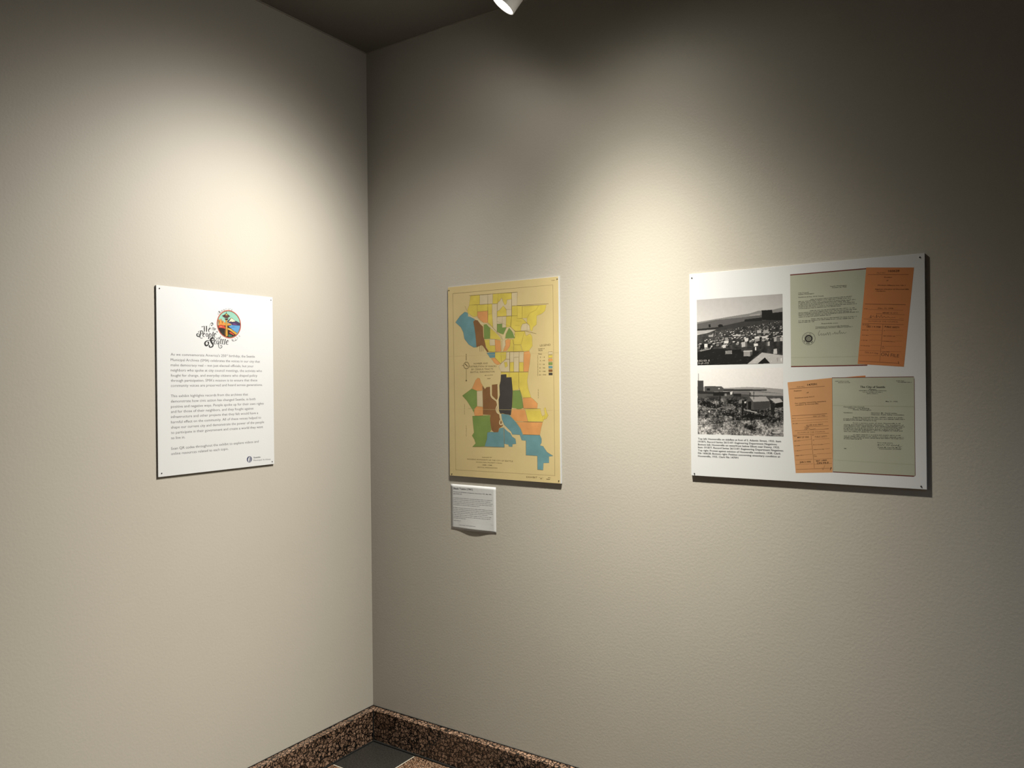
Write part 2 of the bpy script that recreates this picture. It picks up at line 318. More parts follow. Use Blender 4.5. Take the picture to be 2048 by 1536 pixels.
EMBLEM_SHAPES = [
    ('dark', [(225.8,501.1),(279.6,505.1),(302.4,478.9),(296.7,469.2),(279.1,462.8),(263.8,461.2),(248.8,467.0),(236.1,477.6),(228.8,488.3)]),
    ('purple', [(264.5,518.2),(278.8,530.3),(284.3,529.8),(295.2,520.1),(299.6,520.8),(316.8,513.8),(316.7,505.7),(282.9,505.2),(279.7,509.7),(265.0,514.5)]),
    ('snow', [(267.8,515.4),(273.3,520.6),(278.8,529.4),(283.2,529.2),(289.7,525.4),(296.3,518.7),(284.1,516.4),(279.8,517.7)]),
    ('violet', [(283.5,508.1),(290.7,511.8),(298.4,510.4),(305.0,507.4),(295.0,507.3)]),
    ('water', [(267.6,500.6),(281.8,505.2),(316.7,505.4),(316.0,494.8),(303.5,479.0),(290.3,484.9),(279.4,492.8),(272.9,496.2)]),
    ('deepwater', [(275.1,497.3),(290.5,500.0),(298.2,499.0),(279.5,496.6)]),
    ('gold', [(264.8,495.3),(279.4,491.9),(290.3,484.9),(302.9,478.5),(297.9,471.2),(283.7,479.9),(272.8,485.9),(264.7,488.3)]),
    ('yellow', [(264.2,493.9),(275.1,491.7),(288.1,484.8),(279.3,484.4),(265.2,489.3)]),
    ('amber', [(227.1,521.0),(232.9,521.9),(233.4,514.5),(236.2,523.9),(241.0,524.2),(241.9,515.0),(244.6,518.9),(247.8,518.1),(250.4,512.7),(256.9,512.2),(256.8,501.9),(228.4,502.2)]),
    ('darkgold', [(229.7,518.0),(231.8,518.1),(232.0,508.8),(230.1,508.7)]),
    ('darkgold', [(241.9,516.8),(244.3,517.0),(244.2,508.6),(242.0,509.4)]),
    ('amber', [(263.9,510.7),(273.1,511.2),(280.2,507.0),(273.0,503.7),(263.8,502.3)]),
    ('red', [(227.4,500.3),(238.6,503.7),(247.1,502.3),(255.6,498.1),(255.5,489.7),(249.1,492.2),(236.3,493.3),(228.9,492.9)]),
    ('pinkred', [(233.2,497.8),(239.6,500.0),(242.7,496.5),(236.3,493.8)]),
    ('dark', [(228.8,492.0),(240.6,492.6),(249.1,490.3),(254.4,485.9),(252.6,469.1),(244.6,474.3),(235.1,481.2)]),
    ('darkgreen', [(238.3,480.5),(246.8,479.0),(251.0,472.7),(243.5,474.2)]),
    ('dark', [(266.3,485.6),(277.1,481.5),(293.5,471.9),(287.9,466.0),(279.1,463.3),(267.2,472.6)]),
    ('red', [(271.7,481.2),(278.2,481.5),(292.3,471.8),(289.0,469.8),(272.7,476.6)]),
    ('green', [(267.2,472.6),(278.1,470.2),(283.5,467.7),(279.1,463.7),(267.1,463.7)]),
    ('gold', [(257.0,522.4),(263.3,522.8),(265.2,465.9),(256.3,464.1)]),
    ('yellow', [(259.7,520.7),(262.4,520.9),(263.1,493.8),(259.8,484.3)]),
    ('darkgold', [(252.8,487.7),(255.0,487.8),(255.3,469.2),(252.0,470.0)]),
    ('tower', [(253.0,526.4),(269.0,527.4),(264.0,521.9),(256.5,521.5)]),
    ('tower', [(243.2,535.5),(252.9,539.9),(259.5,545.0),(265.9,541.7),(275.6,535.8),(269.0,531.6),(264.7,528.5),(254.9,528.8),(247.5,532.1)]),
    ('yellow', [(255.1,537.7),(260.0,543.6),(266.4,538.4)]),
    ('brownred', [(251.8,533.3),(269.1,534.9),(264.7,531.8),(255.0,531.6)]),
    ('tower', [(259.8,550.6),(261.1,550.7),(261.0,544.1),(259.7,544.0)]),
]
LABEL_TEXT = [
    ('Shack Towns (1941)',9.6,1,12.7,157.1,107.6,158.8),
    ('Number and distribution of shacks by census tracts, 1941. Map 1892,',4.4,1,13.1,145.8,197.5,147.2),
    ('~',4.4,1,13.0,138.4,58.1,139.3),
    ('~',3.6,0,12.8,122.4,198.9,124.6),
    ('~',3.6,0,12.7,115.8,191.9,117.9),
    ('~',3.6,0,12.7,108.8,202.2,111.2),
    ('~',3.6,0,12.6,102.2,197.8,104.5),
    ('~',3.6,0,12.5,95.5,140.4,97.3),
    ('~',3.6,0,11.8,83.9,201.1,86.8),
    ('~',3.6,0,11.7,77.3,200.1,80.1),
    ('~',3.6,0,11.6,70.6,202.6,73.6),
    ('~',3.6,0,11.5,64.0,178.0,66.7),
    ('~',3.6,0,11.4,56.6,197.2,59.8),
    ('~',3.6,0,11.3,49.9,192.8,52.7),
    ('~',3.6,0,11.2,43.3,75.6,44.6),
    ('~',3.6,0,12.6,33.1,49.7,35.0),
    ('~',3.6,0,41.2,18.0,121.4,19.1),
]
LABEL_BOX = [(39.5,31.6),(204.2,33.0),(203.9,7.3),(39.2,6.1)]
PHOTO_TOP = [(24.8,564.9),(292.9,565.5),(291.6,355.6),(23.1,354.6)]
PHOTO_LOW = [(22.9,342.4),(292.5,329.0),(291.4,134.0),(22.8,133.0)]
LETTER_ONE = [(315.2,620.2),(526.1,619.4),(524.1,346.1),(315.6,344.9)]
LETTER_TWO = [(431.7,309.8),(644.0,309.9),(644.3,36.4),(429.2,35.2)]
CARD_ONE = [(525.7,623.3),(647.0,612.2),(619.4,338.4),(500.3,349.0)]
CARD_TWO = [(304.6,298.0),(432.5,310.2),(430.0,33.4),(326.0,25.8)]
CARD_TWO_CORNER = [(431.7,307.9),(499.9,314.1),(520.8,315.4),(520.7,308.0),(431.7,304.3)]
CAPTION_TEXT = [
    ('Top left: Hooverville on tideflats at foot of S. Atlantic Street, 1933. Item',23.6,116.5,283.7),
    ('191875, Record Series 2613-07: Engineering Department Negatives;',23.5,107.2,271.4),
    ('Bottom left: Hooverville on waterfront below Elliott near Denny, 1933.',23.4,98.0,279.2),
    ('Item 191877, Record Series 2613-07: Engineering Department Negatives;',23.3,88.9,290.2),
    ('Top right: Protest against eviction of Hooverville residents, 1938. Clerk',23.2,79.4,282.2),
    ('File 160628; Bottom right: Petition concerning unsanitary condition at',23.1,70.2,280.6),
    ('Hooverville, 1935. Clerk File 147091',23.0,60.9,152.9),
]
LETTER_ONE_TEXT = [
    ('Seattle Washington',4.2,1,427.8,576.0,472.7,575.3),
    ('October 26, 1938',4.2,1,433.0,571.4,472.1,570.9),
    ('City Council',4.2,1,338.3,562.8,367.3,562.9),
    ('Seattle Washington',4.2,1,338.2,558.5,382.8,558.5),
    ('Gentlemen & Hon. W.W. Powell,',4.2,1,338.2,550.1,410.0,549.1),
    ('~',3.6,1,373.1,541.4,487.2,543.1),
    ('~',3.6,1,338.6,537.5,484.3,538.5),
    ('~',3.6,1,338.6,533.4,499.0,533.2),
    ('~',3.6,1,338.6,529.0,482.0,530.1),
    ('~',3.6,1,338.5,524.8,494.9,525.8),
    ('~',3.6,1,338.5,520.8,500.0,521.3),
    ('~',3.6,1,338.4,516.4,456.7,517.3),
    ('~',3.6,1,370.4,508.1,494.2,509.8),
    ('~',3.6,1,338.3,503.7,500.4,505.2),
    ('~',3.6,1,338.3,500.0,487.9,500.4),
    ('~',3.6,1,338.3,495.8,504.2,497.3),
    ('~',3.6,1,338.2,491.1,428.2,492.7),
    ('~',3.6,1,373.8,484.1,500.2,484.5),
    ('~',3.6,1,338.1,479.7,492.8,480.1),
    ('~',3.6,1,338.1,475.3,382.6,475.5),
    ('Respectfully yours',4.2,1,403.3,468.2,448.2,467.8),
    ('Committee of 15 Hooverville Residents',4.2,1,386.1,459.1,477.4,458.9),
    ('and Washington Workers Alliance Local No 1',4.2,1,386.0,455.3,487.5,455.4),
]
LETTER_ONE_SEAL = [(366.6,427.0),(347.7,427.8)]
LETTER_ONE_SIGN = [
    ([0.7, 0.9, 0.7], [(398.4,450.0),(394.2,440.2),(396.5,435.2),(402.5,441.1)]),
    ([0.8, 0.8], [(402.5,441.1),(403.6,434.9),(408.4,440.2),(409.5,434.6),(414.2,440.0),(415.4,435.0),(420.1,442.8),(421.8,434.7),(426.0,443.2),(428.2,433.8)]),
    ([0.8, 0.8], [(431.2,438.0),(437.6,439.0),(439.9,443.2),(441.6,437.5),(445.7,441.1),(446.8,437.3),(450.3,440.2),(453.8,447.5),(453.7,437.6),(457.8,441.7),(459.5,437.4),(463.5,441.5),(465.8,437.7),(470.9,441.2)]),
]
LETTER_TWO_TEXT = [
    ('The City of Seattle',8.6,1,506.1,280.2,571.3,279.4),
    ('Washington',4.6,1,528.9,274.3,548.6,274.0),
    ('DEPARTMENT OF HEALTH AND SANITATION',3.4,1,503.4,271.3,574.2,270.7),
    ('~',3.0,1,512.4,267.3,565.4,266.6),
    ('~',3.0,1,524.1,263.1,553.8,262.7),
    ('~',3.0,1,439.4,298.8,476.9,298.4),
    ('~',3.0,1,447.2,295.1,480.6,294.8),
    ('~',3.0,1,599.8,298.6,620.9,297.9),
    ('~',3.0,1,603.9,294.9,639.0,294.2),
    ('May 21, 1935.',4.3,1,572.4,240.6,603.4,240.1),
    ('Honorable City Council,',4.3,1,461.6,224.0,517.4,224.1),
    ('County - City Building,',4.3,1,474.0,220.1,530.2,220.3),
    ('Seattle, Washington.',4.3,1,486.4,216.3,535.4,215.7),
    ('Gentlemen:',4.3,1,461.4,207.5,485.9,207.4),
    ('Attention: Mr. David Levine,',4.3,1,534.3,207.3,601.1,207.1),
    ('Chairman, Public Safety Committee.',4.3,1,534.2,202.7,619.4,202.8),
    ('Regarding Council File No. 147091, which is a petit-',4.3,1,486.5,194.3,616.3,195.1),
    ('~',3.7,1,461.2,189.8,621.4,190.8),
    ('~',3.7,1,461.2,186.1,547.9,185.8),
    ('From a sanitary point of view, Hooverville is all',4.3,1,486.3,177.9,609.0,178.6),
    ('wrong, and should be entirely eliminated.  The installation of',4.3,1,461.5,173.1,617.2,174.0),
    ('~',3.7,1,461.5,169.1,619.2,170.0),
    ('conditions to any great extent.  It is our understanding that',4.3,1,461.5,165.1,614.0,166.0),
    ('~',3.7,1,461.4,161.1,612.0,161.8),
    ('of the Hooverville population, who are eligible to relief and',4.3,1,461.4,157.1,614.0,158.0),
    ('who are willing to apply for same.',4.3,1,461.4,153.3,545.0,153.4),
    ('~',3.7,1,486.0,144.3,610.8,145.9),
    ('~',3.7,1,461.7,139.8,617.9,140.7),
    ('~',3.7,1,461.6,135.8,617.4,136.6),
    ('~',3.7,1,461.6,132.1,510.1,132.0),
    ('Very truly yours,',4.3,1,549.4,123.3,590.1,123.6),
    ('Frank M. Carroll, M. D.,',4.3,1,551.4,110.3,611.5,111.0),
    ('Commissioner of Health.',4.3,1,553.9,106.4,611.5,106.9),
    ('FMC',4.3,1,462.0,103.5,468.6,103.6),
]
LETTER_TWO_SIGN = [
    ([0.9, 0.9], [(549.4,117.3),(553.6,120.5),(552.5,116.3),(556.7,119.2),(559.9,117.0),(563.0,120.1),(566.1,117.9),(569.3,120.4)]),
    ([0.9, 0.9], [(572.4,117.5),(575.6,120.8),(577.6,117.7),(580.7,120.5),(582.8,117.9)]),
    ([0.9, 1, 0.7], [(590.1,121.1),(585.9,118.7),(587.9,116.5),(593.1,118.9),(596.2,117.4),(599.3,119.8),(602.4,117.0),(605.5,121.7),(604.4,116.4),(612.6,116.2)]),
]
LETTER_FOLDS = [
    ([2.2, 2.2], [(315.5,371.9),(501.5,370.2)]),
    ([2.4, 2.4], [(432.1,229.5),(643.9,227.3)]),
    ([2, 2], [(430.6,70.2),(643.5,66.7)]),
]
CARD_ONE_LINES = [
    ([1.3, 1.3], [(529.3,602.8),(633.4,593.8)]),
    ([1.6, 1.6], [(520.9,519.7),(625.2,510.6)]),
    ([0.7, 0.7], [(529.3,503.7),(619.4,495.9)]),
    ([1, 1], [(550.0,490.2),(622.7,483.2)]),
    ([0.7, 0.7], [(529.7,480.5),(539.3,479.5)]),
    ([0.7, 0.7], [(609.0,473.8),(620.2,472.5)]),
    ([1.1, 1.1], [(516.9,477.2),(620.2,468.2)]),
    ([1.1, 1.1], [(514.0,464.3),(620.0,455.7)]),
    ([1, 1], [(567.5,460.0),(558.2,354.6)]),
    ([0.6, 0.6], [(533.7,444.3),(565.3,442.2)]),
    ([0.6, 0.6], [(574.7,442.4),(618.9,439.7)]),
    ([0.6, 0.6], [(532.5,431.2),(564.1,429.4)]),
    ([0.6, 0.6], [(600.4,426.4),(617.3,425.3)]),
    ([0.6, 0.6], [(531.3,416.2),(562.9,414.3)]),
    ([0.6, 0.6], [(599.2,411.0),(615.6,409.9)]),
    ([0.6, 0.6], [(535.4,401.4),(561.8,399.8)]),
    ([0.6, 0.6], [(572.2,397.2),(614.4,395.0)]),
    ([0.6, 0.6], [(506.0,388.0),(560.0,384.5)]),
    ([0.6, 0.6], [(560.6,382.6),(612.9,380.1)]),
    ([0.6, 0.6], [(504.6,373.4),(557.7,370.7)]),
    ([1.2, 1.2], [(503.6,357.1),(606.9,348.4)]),
]
CARD_ONE_TEXT = [
    ('FILE NO.',5.0,0,553.1,603.6,576.1,602.0),
    ('160628',8.0,1,581.9,605.6,610.1,603.6),
    ('Protest',4.6,1,571.8,590.0,591.5,588.6),
    ('of',4.6,1,576.9,580.6,582.1,580.2),
    ('Workers Alliance Loc. No 1',4.6,1,553.8,568.9,625.0,563.1),
    ('Against eviction of Hooverville',4.6,1,547.4,558.4,633.4,551.6),
    ('residents.',4.6,1,550.1,552.9,575.6,551.0),
    ('Dec. 12, 1938.',4.6,1,555.3,503.9,594.9,500.8),
    ('~',4.5,1,566.8,490.6,606.0,487.6),
    ('ACTION OF THE COUNCIL',5.0,0,529.6,468.6,605.8,462.4),
    ('DEC 1 9 1938',7.0,1,525.2,452.4,560.5,449.5),
    ('PUBLIC SAFETY',7.0,1,571.6,449.9,608.7,445.6),
    ('ON FILE',13.0,0,561.1,370.6,607.0,364.8),
    ('DEC 2 7 1938',6.0,0,520.3,379.7,554.2,375.0),
    ('~',3.0,1,514.6,460.1,532.7,458.1),
    ('~',3.0,1,513.4,445.1,530.9,443.5),
    ('~',3.0,1,512.2,430.7,529.9,429.2),
    ('~',3.0,1,510.3,415.9,528.1,414.2),
    ('~',3.0,1,508.7,401.0,533.9,398.3),
    ('~',3.0,1,519.3,505.4,528.9,503.7),
    ('~',3.0,1,569.5,440.6,573.6,440.2),
    ('~',3.0,1,567.2,426.0,598.9,423.3),
    ('~',3.0,1,566.1,411.1,597.6,408.1),
    ('~',3.0,1,563.8,396.5,571.1,396.0),
    ('~',3.0,1,564.2,391.7,571.7,391.0),
    ('~',3.0,1,565.8,380.8,585.5,379.5),
]
CARD_ONE_SIGN = [
    ([0.8, 0.8], [(534.0,480.2),(537.2,487.0),(535.1,479.0),(542.5,484.4),(545.6,479.1)]),
    ([0.8, 0.8], [(548.8,478.2),(552.0,487.3),(550.9,478.8),(556.2,483.6),(559.3,478.3),(563.6,485.5),(565.6,477.3),(570.9,481.6),(575.0,476.8),(581.2,479.9),(585.3,476.2),(599.8,477.0)]),
    ([1.4, 0.8], [(604.9,353.5),(606.5,350.0),(605.2,347.8),(608.5,346.6)]),
]
CARD_TWO_LINES = [
    ([1.3, 1.3], [(309.7,277.9),(410.5,285.7)]),
    ([1.4, 1.4], [(316.6,196.9),(416.4,205.1)]),
    ([0.7, 0.7], [(330.6,189.6),(418.3,196.7)]),
    ([0.7, 0.7], [(322.3,181.9),(418.6,189.0)]),
    ([0.7, 0.7], [(334.6,174.5),(418.9,181.7)]),
    ([1, 1], [(350.9,164.3),(420.4,170.4)]),
    ([0.8, 0.8], [(407.4,159.8),(420.3,161.1)]),
    ([1, 1], [(324.1,152.3),(420.3,160.7)]),
    ([1, 1], [(318.8,138.9),(421.2,148.4)]),
    ([1, 1], [(370.5,142.9),(379.3,43.7)]),
    ([0.7, 0.7], [(340.3,123.9),(372.0,128.8)]),
    ([0.7, 0.7], [(380.1,128.8),(422.0,132.5)]),
    ([0.7, 0.7], [(341.2,110.0),(372.7,114.0)]),
    ([0.7, 0.7], [(407.0,115.6),(423.3,118.1)]),
    ([0.7, 0.7], [(342.1,95.1),(373.1,99.1)]),
    ([0.7, 0.7], [(408.9,101.4),(423.1,103.4)]),
    ([0.7, 0.7], [(349.1,81.1),(373.6,84.5)]),
    ([0.7, 0.7], [(386.7,85.9),(426.8,89.3)]),
    ([0.7, 0.7], [(325.3,64.8),(374.5,69.9)]),
    ([0.7, 0.7], [(377.5,69.0),(427.8,74.3)]),
    ([0.7, 0.7], [(326.2,51.2),(375.4,56.2)]),
    ([0.7, 0.7], [(377.4,54.6),(428.1,60.5)]),
    ([1, 1], [(327.3,36.6),(428.5,45.9)]),
]
CARD_TWO_TEXT = [
    ('FILE NO.',5.0,0,332.1,282.1,354.1,283.7),
    ('147091',8.0,1,361.9,287.3,388.6,289.2),
    ('Petition',4.6,1,323.1,270.1,344.8,271.8),
    ('of',4.6,1,359.0,265.4,365.1,265.8),
    ('Downtown Local, N U C',4.6,1,325.4,249.1,381.2,253.7),
    ('For meeting concerning unsanitary',4.6,1,326.3,233.0,413.7,240.5),
    ('condition at Hooverville.',4.6,1,326.6,227.7,393.1,233.3),
    ('MAY 23 1935',6.0,0,377.7,194.6,411.1,197.7),
    ('~',5.0,0,357.1,168.1,405.5,172.6),
    ('ACTION OF THE COUNCIL',5.0,0,331.7,144.6,410.3,151.0),
    ('MAY 27 1935',6.5,1,331.7,130.7,364.3,132.8),
    ('PUBLIC SAFETY',7.0,0,382.1,133.8,416.1,136.3),
    ('JUN 3 1935',7.0,1,337.6,56.4,369.3,59.7),
    ('ON FILE',8.0,1,386.4,55.7,419.8,59.0),
    ('~',6.0,1,384.5,63.0,416.5,67.5),
    ('~',3.0,1,317.1,188.7,327.5,189.3),
    ('~',3.0,1,317.1,180.5,322.3,181.1),
    ('~',3.0,1,318.7,172.6,333.6,174.0),
    ('~',3.0,1,320.8,134.6,331.2,135.6),
    ('~',3.0,1,322.1,120.7,339.9,122.8),
    ('~',3.0,1,323.2,106.4,341.2,108.3),
    ('~',3.0,1,324.5,91.4,342.5,93.6),
    ('~',3.0,1,325.4,76.7,349.1,80.0),
    ('~',3.0,1,374.1,139.9,379.2,140.2),
    ('~',3.0,1,375.4,125.5,379.6,126.1),
    ('~',3.0,1,376.5,111.5,406.4,114.1),
    ('~',3.0,1,377.4,97.0,407.8,99.9),
    ('~',3.0,1,378.2,81.7,385.7,82.5),
    ('~',3.0,1,379.0,77.1,386.6,77.9),
]
CARD_TWO_SIGN = [
    ([0.8, 0.8], [(351.9,156.9),(358.1,163.9),(364.2,166.1),(356.0,157.4),(364.2,160.8),(370.2,158.2),(383.4,160.2)]),
    ([2.5, 1.2], [(426.2,48.2),(423.1,39.7)]),
    ([0.6, 0.6], [(408.4,53.6),(403.3,39.7),(401.4,45.9)]),
]
PHOTO_TOP_BASE = [
    (0.52, [(24.6,493.4),(87.5,500.8),(162.1,508.8),(193.6,511.9),(220.0,518.5),(262.4,519.0),(292.5,524.2),(292.3,501.8),(24.5,484.6)]),
    (0.36, [(24.5,488.4),(87.4,497.5),(176.6,501.2),(229.4,505.4),(292.3,501.8),(292.1,480.6),(176.5,484.3),(137.2,477.7),(24.3,470.8)]),
    (0.62, [(193.6,507.0),(224.7,510.0),(224.6,504.5),(191.2,504.5)]),
    (0.20, [(24.3,471.6),(92.2,475.0),(176.5,489.1),(292.2,487.7),(290.9,349.0),(23.1,354.6)]),
    (0.68, [(24.3,465.8),(87.1,467.1),(61.6,457.9),(24.1,452.0)]),
    (0.10, [(24.3,470.1),(94.8,473.7),(94.7,470.7),(24.3,467.1)]),
    (0.06, [(229.5,519.3),(246.0,518.8),(261.2,519.1),(262.3,509.5),(292.4,511.3),(292.2,485.3),(230.4,489.8)]),
    (0.10, [(176.6,493.9),(230.5,497.7),(230.4,487.4),(176.5,487.2)]),
    (0.05, [(92.3,480.0),(98.6,483.4),(107.4,481.7),(109.8,474.2),(94.8,473.7)]),
    (0.07, [(61.9,484.0),(68.3,484.9),(69.4,474.9),(63.0,474.7)]),
    (0.55, [(61.5,450.4),(76.8,451.0),(76.8,444.8),(61.5,444.2)]),
]
PHOTO_TOP_FRONT = [
    (0.06, [(23.6,396.8),(61.1,405.6),(111.6,406.4),(170.7,394.7),(223.6,393.1),(184.9,356.8),(23.1,354.6)]),
    (0.74, [(184.9,356.3),(229.5,390.0),(291.8,379.6),(291.6,355.1)]),
    (0.03, [(215.6,356.1),(238.0,374.7),(254.3,356.0)]),
    (0.50, [(115.3,398.9),(136.4,399.5),(136.3,388.5),(115.2,387.9)]),
    (0.03, [(136.5,401.9),(165.9,402.2),(165.8,392.5),(137.6,390.9)]),
    (0.80, [(173.2,397.1),(199.7,397.5),(199.7,393.8),(171.9,393.5)]),
    (0.60, [(173.1,393.9),(193.7,394.0),(193.5,379.5),(173.0,380.1)]),
    (0.30, [(193.7,394.0),(200.2,394.3),(200.1,384.2),(193.5,379.5)]),
    (0.85, [(111.9,429.8),(125.6,430.5),(125.5,421.9),(111.8,422.4)]),
    (0.60, [(115.7,440.7),(124.5,440.8),(124.3,430.5),(115.6,430.9)]),
    (0.80, [(106.8,417.7),(118.0,418.5),(116.7,408.7),(107.9,407.8)]),
    (0.75, [(167.3,424.0),(178.3,424.8),(178.1,409.0),(167.2,408.7)]),
    (0.40, [(178.3,424.8),(184.3,423.4),(184.2,408.8),(178.1,409.0)]),
    (0.85, [(176.0,435.8),(188.1,436.5),(187.5,426.9),(177.1,426.1)]),
    (0.85, [(207.3,439.3),(245.3,439.7),(244.7,434.2),(207.8,433.3)]),
    (0.60, [(208.5,433.3),(222.8,433.9),(222.7,425.5),(208.4,424.9)]),
    (0.05, [(222.8,437.5),(229.9,437.9),(229.9,432.4),(222.7,431.5)]),
    (0.70, [(266.3,435.0),(273.2,435.4),(273.1,422.4),(266.1,422.2)]),
    (0.40, [(273.2,434.7),(282.9,433.8),(282.3,420.8),(273.1,421.9)]),
    (0.75, [(283.6,433.8),(291.7,433.9),(291.6,422.8),(283.5,422.4)]),
    (0.70, [(247.4,422.2),(253.3,422.6),(253.2,410.0),(247.3,409.5)]),
    (0.35, [(242.7,422.3),(247.4,422.2),(247.3,409.5),(242.6,410.4)]),
    (0.80, [(264.7,398.9),(274.0,400.5),(275.1,384.4),(263.4,384.7)]),
    (0.90, [(204.7,417.8),(216.7,418.5),(217.8,411.3),(205.8,409.3)]),
    (0.95, [(208.2,408.0),(211.8,407.9),(211.7,397.1),(208.1,397.2)]),
    (0.85, [(47.1,419.8),(58.7,420.6),(57.3,412.0),(48.3,411.0)]),
    (0.03, [(34.2,420.3),(47.1,422.3),(48.2,407.3),(32.7,406.6)]),
    (0.03, [(58.7,421.9),(68.9,422.8),(68.8,411.6),(58.6,410.7)]),
    (0.55, [(32.7,402.8),(66.2,407.4),(68.7,405.4),(35.3,399.5)]),
    (0.75, [(139.4,447.1),(165.2,448.4),(165.1,444.0),(139.3,443.4)]),
    (0.70, [(214.7,458.2),(226.6,458.9),(227.7,450.5),(215.8,449.8)]),
    (0.65, [(233.7,457.4),(247.8,457.9),(251.2,449.4),(234.7,447.8)]),
    (0.65, [(272.6,372.6),(278.4,373.6),(277.1,360.6),(274.8,360.7)]),
    (0.95, [(285.3,371.1),(288.8,372.2),(287.5,360.4),(285.9,360.4)]),
]
PHOTO_LOW_BASE = [
    (0.62, [(22.3,287.4),(111.2,281.6),(181.9,284.7),(233.4,282.7),(292.0,277.3),(292.1,256.9),(22.0,256.7)]),
    (0.42, [(139.6,271.8),(233.3,270.7),(292.7,263.7),(292.6,253.6),(139.5,256.8)]),
    (0.60, [(190.5,270.8),(291.9,263.7),(291.8,255.2),(199.0,256.9)]),
    (0.16, [(100.3,278.4),(242.7,276.6),(242.7,272.7),(100.3,272.4)]),
    (0.24, [(24.4,306.3),(43.9,305.6),(43.5,271.1),(24.0,271.1)]),
    (0.30, [(47.4,288.1),(102.2,287.3),(108.5,281.6),(107.5,270.9),(47.2,268.4)]),
    (0.08, [(53.8,280.9),(64.9,280.9),(64.8,273.7),(53.7,273.8)]),
    (0.75, [(91.3,281.7),(96.7,281.6),(96.7,278.1),(91.3,278.1)]),
    (0.14, [(24.0,273.9),(74.8,269.2),(139.6,270.9),(139.4,253.3),(23.9,256.7)]),
    (0.30, [(23.9,263.9),(292.6,256.9),(291.4,134.0),(22.6,133.0)]),
    (0.07, [(74.8,268.3),(109.2,268.3),(109.1,256.8),(74.7,257.6)]),
    (0.55, [(112.8,263.9),(118.2,263.9),(118.1,256.8),(112.7,256.8)]),
    (0.85, [(128.9,268.3),(137.8,270.9),(136.0,262.1),(130.6,260.3)]),
    (0.10, [(139.6,263.8),(164.2,263.8),(164.1,253.3),(139.4,253.3)]),
    (0.28, [(164.2,262.1),(190.4,261.2),(190.3,255.1),(164.2,255.1)]),
    (0.07, [(190.4,267.3),(193.0,267.3),(192.9,256.9),(190.3,256.9)]),
    (0.22, [(52.6,256.7),(96.5,256.8),(96.3,238.1),(70.9,242.5)]),
    (0.40, [(100.0,247.9),(114.4,249.7),(114.3,239.1),(99.9,239.0)]),
    (0.22, [(132.3,251.5),(141.2,255.9),(183.3,253.4),(183.3,245.5),(134.0,243.6)]),
    (0.03, [(119.8,246.2),(134.0,244.5),(181.5,243.8),(181.3,218.5),(146.2,223.5),(121.5,235.6)]),
    (0.03, [(30.2,238.7),(56.2,240.6),(85.3,230.1),(110.5,219.6),(85.2,215.8),(59.6,219.1),(30.1,229.7)]),
    (0.05, [(101.3,200.0),(110.4,207.2),(138.9,200.5),(146.0,195.4),(121.0,193.2)]),
    (0.05, [(145.9,188.4),(174.1,197.5),(198.4,201.4),(232.6,196.7),(249.5,193.5),(224.0,184.5),(180.9,180.2),(145.8,180.5)]),
    (0.06, [(177.3,173.2),(206.6,159.9),(204.8,149.5),(189.3,150.8),(172.0,164.4)]),
    (0.07, [(246.1,195.2),(292.0,194.2),(291.9,180.6),(249.4,181.5)]),
]
PHOTO_LOW_FRONT = [
    (0.64, [(190.3,254.2),(240.0,255.2),(251.1,241.2),(201.4,238.7)]),
    (0.30, [(181.5,243.8),(190.3,253.9),(201.4,238.7),(203.4,213.6),(181.2,215.1)]),
    (0.03, [(184.9,239.5),(195.3,240.4),(195.1,214.3),(184.7,215.1)]),
    (0.24, [(201.7,238.5),(250.8,240.6),(249.7,219.2),(203.4,213.2)]),
    (0.72, [(251.7,248.3),(281.8,250.1),(290.3,239.1),(268.7,234.4)]),
    (0.04, [(268.7,234.4),(290.3,239.1),(290.7,224.7),(266.5,221.1)]),
    (0.10, [(253.3,239.8),(266.7,234.4),(264.7,204.0),(254.7,207.3)]),
    (0.50, [(157.9,244.2),(167.5,244.3),(166.6,234.1),(156.9,233.7)]),
    (0.80, [(173.6,239.4),(179.7,239.8),(179.3,234.6),(173.6,234.5)]),
    (0.02, [(166.7,243.7),(171.9,242.0),(170.9,197.5),(165.7,196.6)]),
    (0.03, [(96.0,256.8),(98.7,256.8),(98.3,217.4),(95.6,217.4)]),
    (0.03, [(202.2,271.1),(204.3,271.1),(204.0,246.1),(202.0,246.1)]),
    (0.20, [(26.5,328.9),(27.6,328.8),(27.7,305.4),(26.6,305.4)]),
    (0.03, [(23.5,165.6),(73.8,169.0),(144.1,183.1),(144.0,181.3),(73.8,167.2),(23.5,163.8)]),
    (0.85, [(58.6,209.3),(63.2,210.2),(64.1,204.9),(59.5,203.9)]),
    (0.70, [(172.5,215.0),(213.9,206.8),(212.2,204.2),(172.5,213.2)]),
    (0.75, [(257.4,147.5),(280.8,148.9),(280.8,143.8),(259.1,143.2)]),
    (0.70, [(245.8,157.4),(272.6,158.9),(272.6,155.5),(247.4,154.0)]),
    (0.55, [(266.5,221.1),(291.4,214.5),(291.4,212.0),(266.5,218.5)]),
    (0.45, [(85.2,217.6),(99.7,221.3),(124.9,223.3),(124.9,221.2),(99.7,218.6),(87.0,215.0)]),
]
PHOTO_NUMBER = [
    ('11548-1',8.5,1,25.3,366.6,62.7,367.0),
    ('2-7-33',8.5,1,25.2,358.6,60.6,358.8),
]
# ------------------------------------------------------------------ helpers
def lin(c):
    c = c / 255.0
    return c / 12.92 if c <= 0.04045 else ((c + 0.055) / 1.055) ** 2.4

REFL = 0.50      # reflectance scale shared by paint, paper, ink and stone
def rgb(r, g, b):
    return (lin(r) * REFL, lin(g) * REFL, lin(b) * REFL, 1.0)

def refl(r, g, b):
    return (r * REFL, g * REFL, b * REFL, 1.0)

